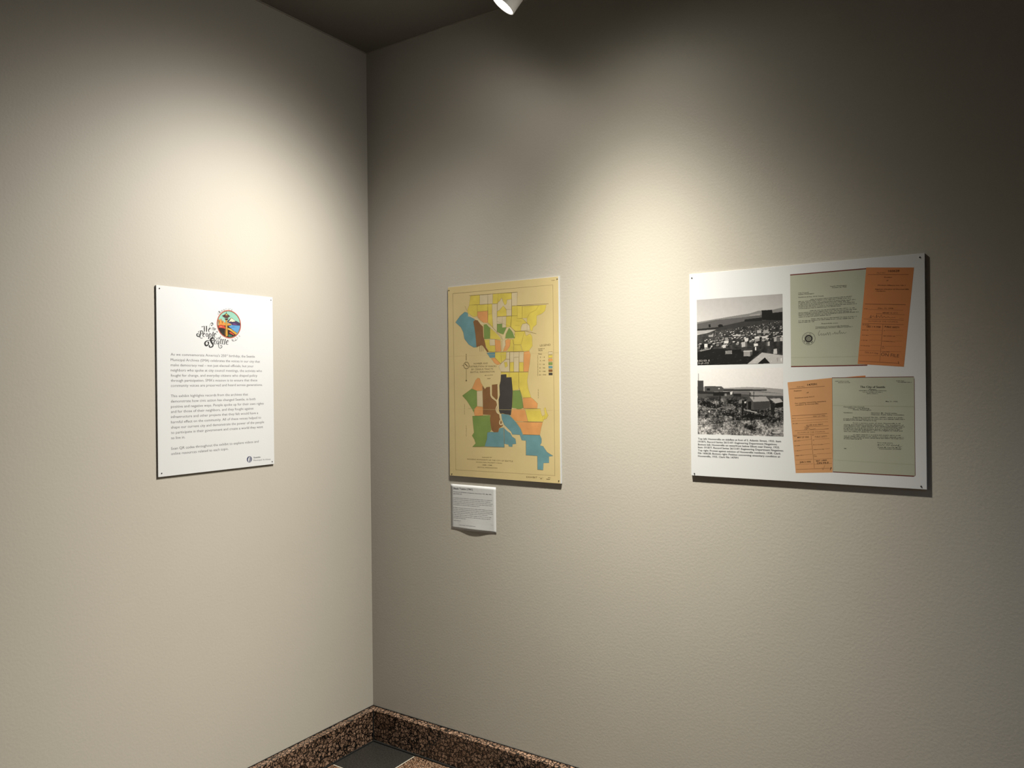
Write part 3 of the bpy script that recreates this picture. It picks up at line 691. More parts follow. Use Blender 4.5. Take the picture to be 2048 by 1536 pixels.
MATS = {}
def mat(name, col, rough=0.6, var=0.06, scale=40.0, bump=0.0, bump_scale=200.0, metal=0.0, spec=0.3):
    """plain procedural material: base colour with a little noise in it"""
    if name in MATS:
        return MATS[name]
    m = bpy.data.materials.new(name)
    m.use_nodes = True
    nt = m.node_tree
    b = nt.nodes['Principled BSDF']
    b.inputs['Roughness'].default_value = rough
    b.inputs['Metallic'].default_value = metal
    b.inputs['Specular IOR Level'].default_value = spec
    tc = nt.nodes.new('ShaderNodeTexCoord')
    n = nt.nodes.new('ShaderNodeTexNoise')
    n.inputs['Scale'].default_value = scale
    n.inputs['Detail'].default_value = 4.0
    nt.links.new(tc.outputs['Object'], n.inputs['Vector'])
    r = nt.nodes.new('ShaderNodeValToRGB')
    r.color_ramp.elements[0].position = 0.3
    r.color_ramp.elements[1].position = 0.7
    r.color_ramp.elements[0].color = tuple(c * (1 - var) for c in col[:3]) + (1,)
    r.color_ramp.elements[1].color = tuple(min(1, c * (1 + var)) for c in col[:3]) + (1,)
    nt.links.new(n.outputs['Fac'], r.inputs['Fac'])
    nt.links.new(r.outputs['Color'], b.inputs['Base Color'])
    if bump > 0:
        n2 = nt.nodes.new('ShaderNodeTexNoise')
        n2.inputs['Scale'].default_value = bump_scale
        n2.inputs['Detail'].default_value = 3.0
        nt.links.new(tc.outputs['Object'], n2.inputs['Vector'])
        bp = nt.nodes.new('ShaderNodeBump')
        bp.inputs['Strength'].default_value = 1.0
        bp.inputs['Distance'].default_value = bump
        nt.links.new(n2.outputs['Fac'], bp.inputs['Height'])
        nt.links.new(bp.outputs['Normal'], b.inputs['Normal'])
    MATS[name] = m
    return m

def granite(name, light, mid, dark, scale):
    """rapakivi granite: rounded feldspar cells in a black matrix, fine speckle"""
    m = bpy.data.materials.new(name)
    m.use_nodes = True
    nt = m.node_tree
    N, K = nt.nodes, nt.links
    b = N['Principled BSDF']
    b.inputs['Roughness'].default_value = 0.22
    b.inputs['Specular IOR Level'].default_value = 0.45
    tc = N.new('ShaderNodeTexCoord')
    wn = N.new('ShaderNodeTexNoise'); wn.inputs['Scale'].default_value = scale * 1.3; wn.inputs['Detail'].default_value = 3
    K.new(tc.outputs['Object'], wn.inputs['Vector'])
    mx = N.new('ShaderNodeVectorMath'); mx.operation = 'MULTIPLY_ADD'
    mx.inputs[1].default_value = (0.9 / scale,) * 3
    K.new(wn.outputs['Color'], mx.inputs[0]); K.new(tc.outputs['Object'], mx.inputs[2])
    ve = N.new('ShaderNodeTexVoronoi'); ve.feature = 'DISTANCE_TO_EDGE'; ve.inputs['Scale'].default_value = scale
    vc = N.new('ShaderNodeTexVoronoi'); vc.feature = 'F1'; vc.inputs['Scale'].default_value = scale
    K.new(mx.outputs[0], ve.inputs['Vector']); K.new(mx.outputs[0], vc.inputs['Vector'])
    sp = N.new('ShaderNodeTexNoise'); sp.inputs['Scale'].default_value = scale * 4.5; sp.inputs['Detail'].default_value = 5
    K.new(tc.outputs['Object'], sp.inputs['Vector'])
    cell = N.new('ShaderNodeSeparateColor'); K.new(vc.outputs['Color'], cell.inputs[0])
    mm = N.new('ShaderNodeMix'); mm.data_type = 'RGBA'
    mm.inputs[6].default_value = mid; mm.inputs[7].default_value = light
    K.new(cell.outputs[0], mm.inputs[0])
    # speckle inside the cells
    r1 = N.new('ShaderNodeValToRGB'); r1.color_ramp.elements[0].position = 0.40; r1.color_ramp.elements[1].position = 0.53
    K.new(sp.outputs['Fac'], r1.inputs['Fac'])
    m2 = N.new('ShaderNodeMix'); m2.data_type = 'RGBA'; m2.inputs[6].default_value = dark
    K.new(r1.outputs['Color'], m2.inputs[0]); K.new(mm.outputs[2], m2.inputs[7])
    r2 = N.new('ShaderNodeValToRGB'); r2.color_ramp.elements[0].position = 0.05; r2.color_ramp.elements[1].position = 0.15
    K.new(ve.outputs['Distance'], r2.inputs['Fac'])
    m3 = N.new('ShaderNodeMix'); m3.data_type = 'RGBA'; m3.inputs[6].default_value = dark
    K.new(r2.outputs['Color'], m3.inputs[0]); K.new(m2.outputs[2], m3.inputs[7])
    K.new(m3.outputs[2], b.inputs['Base Color'])
    return m

def new_obj(name, me, material=None, parent=None, loc=None):
    o = bpy.data.objects.new(name, me)
    COL.objects.link(o)
    if material is not None and me is not None and not me.materials:
        me.materials.append(material)
    if parent is not None:
        o.parent = parent
    if loc is not None:
        o.location = loc
    return o

def tag(o, label=None, cat=None, group=None, kind=None):
    if label: o['label'] = label
    if cat: o['category'] = cat
    if group: o['group'] = group
    if kind: o['kind'] = kind
    return o

class MB:
    """collects verts and faces, then links them as one mesh object"""
    def __init__(self):
        self.v, self.f = [], []
    def add(self, vs, fs):
        k = len(self.v)
        self.v += [tuple(p) for p in vs]
        self.f += [tuple(i + k for i in f) for f in fs]
    def box(self, x0, y0, z0, x1, y1, z1):
        self.add([(x0, y0, z0), (x1, y0, z0), (x1, y1, z0), (x0, y1, z0), (x0, y0, z1), (x1, y0, z1), (x1, y1, z1), (x0, y1, z1)],
                 [(0, 3, 2, 1), (4, 5, 6, 7), (0, 1, 5, 4), (1, 2, 6, 5), (2, 3, 7, 6), (3, 0, 4, 7)])
    def lathe(self, prof, n=32, M=None):
        vs = []
        for r, z in prof:
            for i in range(n):
                a = 2 * math.pi * i / n
                vs.append(Vector((r * math.cos(a), r * math.sin(a), z)))
        if M is not None:
            vs = [M @ p for p in vs]
        fs = []
        for j in range(len(prof) - 1):
            for i in range(n):
                k = (i + 1) % n
                fs.append((j * n + i, j * n + k, (j + 1) * n + k, (j + 1) * n + i))
        self.add(vs, fs)
    def mesh(self, name):
        me = bpy.data.meshes.new(name)
        me.from_pydata(self.v, [], self.f)
        me.update()
        return me
    def build(self, name, material, parent=None, bevel=0.0, smooth=False):
        me = self.mesh(name)
        bm = bmesh.new(); bm.from_mesh(me)
        bmesh.ops.recalc_face_normals(bm, faces=bm.faces)
        if bevel > 0:
            bmesh.ops.bevel(bm, geom=list(bm.edges), offset=bevel, segments=2, affect='EDGES', profile=0.6)
        bm.to_mesh(me); bm.free()
        if smooth:
            me.polygons.foreach_set('use_smooth', [True] * len(me.polygons))
        return new_obj(name, me, material, parent)

# ---- flat print on the boards: local axes u (right), v (up), w (out of the wall), millimetres in, metres out
MM = 0.001
T = 6.0   # board thickness, mm
class Print:
    """ink or paper lying on a board face"""
    def __init__(self, w):
        # sheets of ink and paper lie a few hundredths of a millimetre apart
        self.v, self.f, self.w = [], [], (T + (w - T) * 0.25 if w >= T else w * 0.4)
    def poly(self, pts):
        k = len(self.v)
        a = sum(p[0] * q[1] - q[0] * p[1] for p, q in zip(pts, pts[1:] + pts[:1]))
        if a < 0: pts = pts[::-1]
        self.v += [(x * MM, y * MM, self.w * MM) for x, y in pts]
        self.f.append(tuple(range(k, k + len(pts))))
    def rect(self, u0, v0, u1, v1):
        self.poly([(u0, v0), (u1, v0), (u1, v1), (u0, v1)])
    def disc(self, c, r, n=48, r_in=0.0, sx=1.0):
        pts = [(c[0] + r * sx * math.cos(2 * math.pi * i / n), c[1] + r * math.sin(2 * math.pi * i / n)) for i in range(n)]
        if r_in <= 0:
            self.poly(pts); return
        pin = [(c[0] + r_in * sx * math.cos(2 * math.pi * i / n), c[1] + r_in * math.sin(2 * math.pi * i / n)) for i in range(n)]
        for i in range(n):
            j = (i + 1) % n
            self.poly([pts[i], pts[j], pin[j], pin[i]])
    def stroke(self, pts, ws, smooth=True, closed=False):
        """pen stroke along points with widths interpolated along it"""
        P = [Vector((p[0], p[1])) for p in pts]
        if closed: P = P + [P[0]]
        if smooth and len(P) > 2:
            Q = []
            for i in range(len(P) - 1):
                p0 = P[max(i - 1, 0)]; p1 = P[i]; p2 = P[i + 1]; p3 = P[min(i + 2, len(P) - 1)]
                for k in range(5):
                    t = k / 5.0
                    Q.append(0.5 * ((2 * p1) + (p2 - p0) * t + (2 * p0 - 5 * p1 + 4 * p2 - p3) * t * t + (3 * p1 - p0 - 3 * p2 + p3) * t ** 3))
            Q.append(P[-1])
        else:
            Q = P
        n = len(Q)
        k0 = len(self.v)
        for i, q in enumerate(Q):
            d = (Q[min(i + 1, n - 1)] - Q[max(i - 1, 0)])
            if d.length < 1e-9: d = Vector((1, 0))
            d.normalize(); nn = Vector((-d.y, d.x))
            s = i / max(1, n - 1) * (len(ws) - 1)
            a = int(min(s, len(ws) - 2)) if len(ws) > 1 else 0
            w = ws[a] + (ws[min(a + 1, len(ws) - 1)] - ws[a]) * (s - a)
            l, r = q + nn * w / 2, q - nn * w / 2
            self.v += [(l.x * MM, l.y * MM, self.w * MM), (r.x * MM, r.y * MM, self.w * MM)]
        for i in range(n - 1):
            self.f.append((k0 + 2 * i, k0 + 2 * i + 1, k0 + 2 * i + 3, k0 + 2 * i + 2))
    def text(self, s, size, bold, u0, v0, u1, v1, centre_rot=None):
        """one line of lettering stretched from (u0, v0) to (u1, v1) along its baseline"""
        vs, fs = glyph_mesh(s, bold)
        if not vs: return
        x0 = min(p[0] for p in vs); x1 = max(p[0] for p in vs)
        L = math.hypot(u1 - u0, v1 - v0)
        if L < 1e-6: return
        dx, dy = (u1 - u0) / L, (v1 - v0) / L
        k = len(self.v)
        sx = L / max(1e-6, x1 - x0)
        for x, y in vs:
            a = (x - x0) * sx; b = y * size
            self.v.append(((u0 + dx * a - dy * b) * MM, (v0 + dy * a + dx * b) * MM, self.w * MM))
        self.f += [tuple(i + k for i in f) for f in fs]
        if bold and not centre_rot:      # a second strike a hair to the right thickens the stems
            e = size * 0.045
            self.text(s, size, bold, u0 + dx * e, v0 + dy * e, u1 + dx * e, v1 + dy * e, True)
    def letter(self, ch, size, c, ang, bold=0, sx=1.0):
        """one letter centred on a point and turned"""
        vs, fs = glyph_mesh(ch, bold)
        x0 = min(p[0] for p in vs); x1 = max(p[0] for p in vs); ym = 0.36
        ca, sa = math.cos(ang), math.sin(ang)
        k = len(self.v)
        for x, y in vs:
            a = (x - (x0 + x1) / 2) * size * sx; b = (y - ym) * size
            self.v.append(((c[0] + ca * a - sa * b) * MM, (c[1] + sa * a + ca * b) * MM, self.w * MM))
        self.f += [tuple(i + k for i in f) for f in fs]
    def greek(self, size, u0, v0, u1, v1, bold=0):
        """a line too small to read: words of tiny upright marks"""
        L = math.hypot(u1 - u0, v1 - v0)
        if L < 1e-6: return
        dx, dy = (u1 - u0) / L, (v1 - v0) / L
        cw = size * 0.52
        h = size * 0.52
        pen = size * (0.16 if bold else 0.12)
        x = 0.0
        left = random.randint(2, 8)
        def put(a0, b0, a1, b1):
            self.poly([(u0 + dx * a - dy * b, v0 + dy * a + dx * b) for a, b in ((a0, b0), (a1, b0), (a1, b1), (a0, b1))])
        while x + cw * 0.7 < L:
            if left == 0:
                x += cw * 0.75; left = random.randint(2, 9); continue
            hh = h * (1.45 if random.random() < 0.22 else 1.0)
            b0 = -h * 0.4 if random.random() < 0.1 else 0.0
            put(x, b0, x + pen, hh)
            if random.random() < 0.7: put(x + cw * 0.55, 0, x + cw * 0.55 + pen, h)
            y = random.choice((0.0, h - pen, h * 0.45))
            put(x, y, x + cw * 0.62, y + pen)
            if random.random() < 0.5:
                y2 = h - pen if y < h * 0.4 else 0.0
                put(x, y2, x + cw * 0.55, y2 + pen)
            x += cw; left -= 1
    def lines(self, rows):
        for s, size, bold, u0, v0, u1, v1 in rows:
            if s == '~': self.greek(size, u0, v0, u1, v1, bold)
            else: self.text(s, size, bold, u0, v0, u1, v1)
    def build(self, name, material, parent):
        me = bpy.data.meshes.new(name)
        me.from_pydata(self.v, [], self.f)
        me.update()
        o = new_obj(name, me, material, parent)
        if name in FINE_PRINT:
            o['kind'] = 'stuff'      # lettering and line work far too fine to pick apart
        return o

FINE_PRINT = {'paragraph_text', 'lettering', 'archive_name', 'archive_logo', 'map_linework', 'map_lettering', 'tract_outline', 'heading', 'body_text', 'caption_text',
              'negative_number', 'typed_text', 'form_rule', 'form_text', 'round_stamp', 'signature', 'shape_outline'}
GLYPHS = {}
def glyph_mesh(s, bold):
    """verts and faces of a line of lettering in Blender's built-in font, em = 1"""
    key = (s, bold)
    if key in GLYPHS: return GLYPHS[key]
    cu = bpy.data.curves.new('lettering', 'FONT')
    cu.body = s
    cu.size = 1.0
    cu.resolution_u = 2
    cu.fill_mode = 'FRONT'
    cu.offset = 0.006 if bold else 0.0
    ob = bpy.data.objects.new('lettering', cu)
    COL.objects.link(ob)
    dg = bpy.context.evaluated_depsgraph_get()
    ev = ob.evaluated_get(dg)
    me = ev.to_mesh()
    vs = [(v.co.x, v.co.y) for v in me.vertices]
    fs = [tuple(p.vertices) for p in me.polygons]
    ev.to_mesh_clear()
    bpy.data.objects.remove(ob, do_unlink=True)
    bpy.data.curves.remove(cu)
    GLYPHS[key] = (vs, fs)
    return GLYPHS[key]

# ------------------------------------------------------------------ materials of the room
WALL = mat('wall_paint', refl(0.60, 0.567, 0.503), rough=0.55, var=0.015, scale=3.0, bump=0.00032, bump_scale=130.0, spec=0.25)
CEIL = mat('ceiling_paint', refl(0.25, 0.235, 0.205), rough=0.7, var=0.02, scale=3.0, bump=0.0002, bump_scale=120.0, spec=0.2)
BROWN = granite('brown_granite', rgb(196, 160, 136), rgb(128, 98, 78), rgb(8, 7, 7), 62.0)
FLECK = granite('floor_brown_granite', rgb(204, 170, 144), rgb(158, 118, 90), rgb(14, 12, 11), 120.0)
BLACKSTONE = mat('black_floor_stone', rgb(48, 47, 45), rough=0.3, var=0.35, scale=160.0, spec=0.4)
GROUT = mat('pale_grout', rgb(196, 190, 176), rough=0.8, var=0.08, scale=60.0)
CAULK = mat('black_joint', rgb(10, 9, 8), rough=0.8, var=0.1)
PLASTER_EDGE = mat('ceiling_bead', refl(0.45, 0.42, 0.36), rough=0.6, var=0.02)

# ------------------------------------------------------------------ room shell
TH = 0.12
def shell(name, b, m):
    q = MB(); q.box(*b)
    return tag(q.build(name, m), kind='structure')
shell('wall_left', (-TH, -ROOM_D, 0, 0, 0, ROOM_H), WALL)
shell('wall_right', (-TH, 0, 0, ROOM_W, TH, ROOM_H), WALL)
shell('wall_rear', (-TH, -ROOM_D - TH, 0, ROOM_W, -ROOM_D, ROOM_H), WALL)
shell('wall_side', (ROOM_W, -ROOM_D - TH, 0, ROOM_W + TH, TH, ROOM_H), WALL)
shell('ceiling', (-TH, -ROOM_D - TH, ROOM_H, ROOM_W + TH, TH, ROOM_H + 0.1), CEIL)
floor = shell('floor', (-TH, -ROOM_D - TH, -0.1, ROOM_W + TH, TH, -0.003), GROUT)

# granite skirting with its black joint against the wall
BH, BT = 0.1290, 0.0345
for side in ('left', 'right', 'rear', 'side'):
    q = MB(); j = MB()
    if side == 'left':
        q.box(0.0, -ROOM_D + BT, 0.0, BT, -BT, BH); j.box(0, -ROOM_D, BH, 0.0035, 0, BH + 0.0022)
    elif side == 'right':
        q.box(0.0, -BT, 0.0, ROOM_W, 0.0, BH); j.box(0, -0.0035, BH, ROOM_W, 0, BH + 0.0022)
    elif side == 'rear':
        q.box(0.0, -ROOM_D, 0.0, ROOM_W, -ROOM_D + BT, BH); j.box(0, -ROOM_D, BH, ROOM_W, -ROOM_D + 0.0035, BH + 0.0022)
    else:
        q.box(ROOM_W - BT, -ROOM_D + BT, 0.0, ROOM_W, -BT, BH); j.box(ROOM_W - 0.0035, -ROOM_D, BH, ROOM_W, 0, BH + 0.0022)
    bb = tag(q.build('baseboard_' + side, BROWN, bevel=0.0015), kind='structure')
    j.build('joint', CAULK, bb)
    f = MB()                      # dark joint between stone and floor
    if side == 'left': f.box(BT, -ROOM_D + BT, 0.0002, BT + 0.006, -BT, 0.004)
    elif side == 'right': f.box(BT, -BT - 0.008, 0.0002, ROOM_W - BT, -BT, 0.005)
    elif side == 'rear': f.box(BT, -ROOM_D + BT, 0.0002, ROOM_W - BT, -ROOM_D + BT + 0.006, 0.004)
    else: f.box(ROOM_W - BT - 0.006, -ROOM_D + BT, 0.0002, ROOM_W - BT, -BT, 0.004)
    f.build('floor_joint', CAULK, bb)
    if side == 'left':            # upright joint in the corner
        f = MB(); f.box(BT - 0.001, -BT - 0.005, 0.004, BT + 0.003, -BT + 0.001, BH - 0.003); f.build('corner_joint', CAULK, bb)

# floor tiles: black and brown squares with pale joints, each a piece of its own
TILE, GAP, X0 = 0.305, 0.005, 0.2685
def tile_mesh(name, w, d, m):
    q = MB(); q.box(0, -d, -0.003, w, 0, 0.0)
    me = q.mesh(name)
    bm = bmesh.new(); bm.from_mesh(me)
    bmesh.ops.recalc_face_normals(bm, faces=bm.faces)
    bmesh.ops.bevel(bm, geom=[e for e in bm.edges if all(v.co.z > -0.001 for v in e.verts)], offset=0.0008, segments=1, affect='EDGES')
    bm.to_mesh(me); bm.free()
    me.materials.append(m)
    return me
edges = [BT + 0.001]
e = X0
while e < ROOM_W - 0.4:
    edges.append(e); e += TILE
edges.append(ROOM_W - BT)
cache = {}
for i in range(len(edges) - 1):
    for k in range(len(edges) - 1):
        w = edges[i + 1] - edges[i] - GAP; d = edges[k + 1] - edges[k] - GAP
        black = (i + k) % 2 == 0
        key = (round(w, 3), round(d, 3), black)
        if key not in cache:
            cache[key] = tile_mesh('tile', w, d, BLACKSTONE if black else FLECK)
        x = edges[i] + (0 if i == 0 else GAP / 2); y = -(edges[k] + (0 if k == 0 else GAP / 2))
        new_obj('tile', cache[key], None, floor, (x, y, 0))

# thin bead of paint where the walls meet the ceiling
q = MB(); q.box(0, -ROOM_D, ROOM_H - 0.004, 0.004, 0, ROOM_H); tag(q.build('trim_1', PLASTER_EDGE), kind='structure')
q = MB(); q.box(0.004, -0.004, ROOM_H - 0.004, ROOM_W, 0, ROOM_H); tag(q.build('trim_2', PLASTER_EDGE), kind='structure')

# ------------------------------------------------------------------ lamps
WHITE_METAL = mat('white_lamp_metal', (0.72, 0.72, 0.71, 1), rough=0.35, var=0.02, scale=30.0)
GREY_METAL = mat('grey_lamp_metal', rgb(120, 120, 120), rough=0.4, var=0.03, metal=0.6)
def glow(name, col, strength):
    m = bpy.data.materials.new(name); m.use_nodes = True
    nt = m.node_tree; nt.nodes.clear()
    o = nt.nodes.new('ShaderNodeOutputMaterial'); e = nt.nodes.new('ShaderNodeEmission')
    e.inputs['Color'].default_value = tuple(col) + (1,); e.inputs['Strength'].default_value = strength
    nt.links.new(e.outputs[0], o.inputs['Surface'])
    return m
LENS = glow('lit_lens', (1.0, 0.97, 0.92), 6.0)

def beam_profile(ld, sig, p, spill, sig2, p2):
    """photometric profile of the reflector: strength falls with the angle from the axis"""
    ld.use_nodes = True
    nt = ld.node_tree
    N, K = nt.nodes, nt.links
    em = N['Emission']
    tc = N.new('ShaderNodeTexCoord'); sx = N.new('ShaderNodeSeparateXYZ'); K.new(tc.outputs['Normal'], sx.inputs[0])
    def math_node(op, a, b=None):
        n = N.new('ShaderNodeMath'); n.operation = op
        for k, v in enumerate((a, b)):
            if v is None: continue
            if isinstance(v, (int, float)): n.inputs[k].default_value = v
            else: K.new(v, n.inputs[k])
        return n.outputs[0]
    z = math_node('MAXIMUM', math_node('MINIMUM', math_node('MULTIPLY', sx.outputs['Z'], -1.0), 1.0), -1.0)
    th = math_node('MULTIPLY', math_node('ARCCOSINE', z), 180.0 / math.pi)
    def lobe(s, e):
        return math_node('EXPONENT', math_node('MULTIPLY', math_node('POWER', math_node('DIVIDE', th, s), e), -1.0))
    st = math_node('ADD', lobe(sig, p), math_node('MULTIPLY', lobe(sig2, p2), spill))
    K.new(st, em.inputs['Strength'])

def lamp_light(name, parent, power, col, radius, half=None, blend=0.0):
    ld = bpy.data.lights.new(name, 'POINT' if half is None else 'SPOT')
    ld.energy = power
    if half is not None:
        ld.spot_size = math.radians(2 * half); ld.spot_blend = blend
    ld.color = col; ld.shadow_soft_size = radius
    lo = bpy.data.objects.new(name, ld)
    COL.objects.link(lo)
    lo.parent = parent
    return lo

track = bpy.data.objects.new('lighting_track', None); COL.objects.link(track)
track.location = (1.8, TRACK_Y, ROOM_H)
q = MB(); q.box(-1.0, -0.018, -0.022, 1.6, 0.018, -0.0005); q.build('rail', WHITE_METAL, track, bevel=0.002)
q = MB(); q.box(-1.01, -0.019, -0.024, -1.0, 0.019, -0.0005); q.build('end_cap', WHITE_METAL, track)
q = MB(); q.box(1.6, -0.019, -0.024, 1.61, 0.019, -0.0005); q.build('end_cap', WHITE_METAL, track)
tag(track, 'white ceiling track carrying the small spotlights above the map', 'track')

R_H = 0.042
for i, (label, lens, aim, power, profile, col) in enumerate(SPOTS):
    lens = Vector(lens)
    d = Vector(aim)
    d.normalize()
    pivot = lens - d * 0.083
    root = bpy.data.objects.new('spotlight', None); COL.objects.link(root)
    root.location = pivot
    tag(root, label, 'spotlight', 'white track spotlights')
    M = d.to_track_quat('Z', 'Y').to_matrix().to_4x4()
    q = MB()
    q.lathe([(0.0, -0.045), (0.020, -0.045), (0.030, -0.040), (0.034, -0.030), (0.036, 0.0), (R_H - 0.001, 0.030), (R_H, 0.085), (R_H, 0.089), (R_H - 0.003, 0.089), (R_H - 0.004, 0.084), (R_H - 0.005, 0.076), (0.0, 0.074)], 40, M)
    q.build('housing', WHITE_METAL, root, smooth=False)
    q = MB(); q.lathe([(0.0, 0.083), (R_H - 0.0042, 0.083), (R_H - 0.0042, 0.0815), (0.0, 0.0815)], 40, M)
    q.build('lens', LENS, root)
    # yoke and stem up to the track
    up = ROOM_H - 0.022 - pivot.z
    side = d.cross(Vector((0, 0, 1))).normalized()
    q = MB()
    S = Matrix((side.to_4d(), Vector((0, 0, 1)).cross(side).to_4d(), Vector((0, 0, 1, 0)), Vector((0, 0, 0, 1)))).transposed()
    S = Matrix(((side.x, -side.y, 0, 0), (side.y, side.x, 0, 0), (0, 0, 1, 0), (0, 0, 0, 1)))
    def ybox(q, *b):
        t = MB(); t.box(*b); q.add([S @ Vector(p) for p in t.v], t.f)
    for s in (-1, 1):
        ybox(q, s * 0.042 - 0.002, -0.008, -0.012, s * 0.042 + 0.002, 0.008, 0.066)
    ybox(q, -0.044, -0.008, 0.062, 0.044, 0.008, 0.066)
    q.build('yoke', WHITE_METAL, root)
    q = MB(); q.lathe([(0.0, 0.064), (0.006, 0.064), (0.006, up - 0.03), (0.0, up - 0.03)], 16); q.build('stem', WHITE_METAL, root)
    q = MB(); q.box(-0.05, -0.016, up - 0.032, 0.05, 0.016, up - 0.002); q.build('adapter', WHITE_METAL, root, bevel=0.002)
    for s in (-1, 1):
        q = MB(); q.lathe([(0.0, 0), (0.007, 0), (0.007, 0.006), (0.0, 0.006)], 12, S @ Matrix.Translation((s * 0.044 - (0.006 if s < 0 else 0), 0, 0)) @ Matrix.Rotation(math.pi / 2, 4, 'Y'))
        q.build('pivot_knob', GREY_METAL, root)
    lo = lamp_light('beam', root, power, col, 0.03)
    beam_profile(lo.data, *profile)
    lo.matrix_local = Matrix.Translation(d * 0.122) @ (-d).to_track_quat('Z', 'Y').to_matrix().to_4x4()

for i, ((x, y), power) in enumerate(FILL_LIGHTS):  # added ceiling fixtures, unseen, that only give the room its dim fill
    root = bpy.data.objects.new('downlight', None); COL.objects.link(root)
    root.location = (x, y, ROOM_H)
    tag(root, ['round white ceiling downlight further along the map wall', 'round white ceiling downlight deep in the hall behind the viewer'][i], 'downlight', 'hall downlights')
    q = MB(); q.lathe([(0.095, -0.0005), (0.095, -0.006), (0.075, -0.008), (0.072, -0.0005)], 40); q.build('trim_ring', WHITE_METAL, root)
    q = MB(); q.lathe([(0.0, -0.001), (0.071, -0.001), (0.071, -0.003), (0.0, -0.003)], 40); q.build('lens', LENS, root)
    lo = lamp_light('beam', root, power, FILL_COL, 0.06, FILL_HALF, 0.6)
    lo.location = (0, 0, -0.012)

# ------------------------------------------------------------------ boards
WHITE_BOARD = mat('white_board', refl(0.81, 0.832, 0.865), rough=0.45, var=0.01, scale=8.0, spec=0.3)
CORE = mat('board_edge', rgb(150, 146, 138), rough=0.8, var=0.05, scale=80)
INK = mat('black_ink', rgb(34, 33, 34), rough=0.6, var=0.1)
GREY_INK = mat('grey_ink', rgb(86, 85, 86), rough=0.6, var=0.1)
PIN = mat('dark_pin', rgb(52, 52, 50), rough=0.35, var=0.1, metal=0.7)

PIN_MESH = MB()
PIN_MESH.lathe([(0.0, 0.0016), (0.0011, 0.0014), (0.0019, 0.0008), (0.0021, 0.0), (0.0, 0.0)], 14)
PIN_ME = PIN_MESH.mesh('pin')
PIN_ME.materials.append(PIN)

RIGHT_ROT = Matrix(((1, 0, 0, 0), (0, 0, -1, 0), (0, 1, 0, 0), (0, 0, 0, 1)))     # u = +x, v = +z, w = -y
LEFT_ROT = Matrix(((0, 0, 1, 0), (1, 0, 0, 0), (0, 1, 0, 0), (0, 0, 0, 1)))       # u = +y, v = +z, w = +x

def board(name, rot, corner, label, cat):
    o = bpy.data.objects.new(name, None)
    COL.objects.link(o)
    o.empty_display_size = 0.1
    o.matrix_world = Matrix.Translation(corner) @ rot
    tag(o, label, cat)
    return o

def slab(name, w, h, t, m, parent, edge=None):
    q = MB(); q.box(0, 0, 0.0002, w * MM, h * MM, t * MM)
    o = q.build(name, m, parent, bevel=0.0004)
    return o

def pins(root, pts, w=T):
    for p in pts:
        new_obj('pin', PIN_ME, None, root, (p[0] * MM, p[1] * MM, w * MM))

def paper(name, pts, m, parent, w):
    q = Print(w); q.poly(list(pts)); return q.build(name, m, parent)

# ---- white introduction panel on the left wall
intro = board('exhibit_panel', LEFT_ROT, Vector((0, -0.96953, 1.20788)), 'white introduction panel with round tower emblem and two paragraphs on the left wall', 'panel')
slab('board', 459.45, 618.0, T, WHITE_BOARD, intro)
pins(intro, INTRO_PINS)
q = Print(T + 0.2)
for s, u0, v, u1 in INTRO_TEXT:
    if '250th' in s:
        a, b = s.split('250th')
        tot = glyph_mesh(s, 0)[0]
        # the raised th after 250
        q.text(a + '250', 12.3, 0, u0, v, u0 + (u1 - u0) * 0.636, v)
        q.text('th', 7.0, 0, u0 + (u1 - u0) * 0.641, v + 4.6, u0 + (u1 - u0) * 0.657, v + 4.6)
        q.text(b.strip(), 12.3, 0, u0 + (u1 - u0) * 0.673, v, u1, v)
    else:
        q.text(s, 12.3, 0, u0, v, u1, v)
q.build('paragraph_text', GREY_INK, intro)
logo = Print(T + 0.2)
for ws, pts in LOGO_STROKES:
    logo.stroke(pts, ws)
ecx, ecy = EMBLEM[0]
for ch, u, v in LOGO_ARC_TOP:
    logo.letter(ch, 13.0, (u, v), math.atan2(v - ecy, u - ecx) - math.pi / 2, 0, 0.9)
for ch, u, v in LOGO_ARC_LOW:
    logo.letter(ch, 10.5, (u, v), math.atan2(v - ecy, u - ecx) + math.pi / 2, 0, 0.9)
tag(logo.build('lettering', INK, intro), 'black curly lettering reading We the People of Seattle')
ER = 49.6
EMC = {'purple': (58, 44, 88), 'snow': (248, 238, 200), 'violet': (122, 62, 140), 'water': (92, 158, 214), 'deepwater': (44, 92, 160), 'gold': (214, 160, 56), 'yellow': (240, 200, 92),
       'amber': (238, 152, 66), 'darkgold': (140, 108, 30), 'red': (214, 76, 48), 'pinkred': (238, 120, 96), 'dark': (34, 18, 16), 'darkgreen': (22, 52, 34), 'green': (62, 132, 108), 'tower': (62, 34, 36), 'brownred': (150, 74, 60)}
q = Print(T + 0.2); q.disc((ecx, ecy), ER - 1, 64); emblem = q.build('emblem', mat('emblem_sky', rgb(150, 206, 188), var=0.06, scale=60), intro)
tag(emblem, 'round colour emblem of a tower, a snowy mountain and blue water')
outl = Print(T + 0.93)
for k, (c, pts) in enumerate(EMBLEM_SHAPES):
    r_in = ER - 3.5
    pts = [((ecx + (p[0] - ecx) * min(1, r_in / max(1e-6, math.hypot(p[0] - ecx, p[1] - ecy)))), (ecy + (p[1] - ecy) * min(1, r_in / max(1e-6, math.hypot(p[0] - ecx, p[1] - ecy))))) for p in pts]
    q = Print(T + 0.3 + 0.015 * k); q.poly(pts); q.build('emblem_shape', mat('emblem_' + c, rgb(*EMC[c]), var=0.08, scale=200), emblem)
    if k > 0 and c not in ('violet', 'deepwater', 'pinkred', 'darkgreen'): outl.stroke(pts, [0.7, 0.7], smooth=False, closed=True)
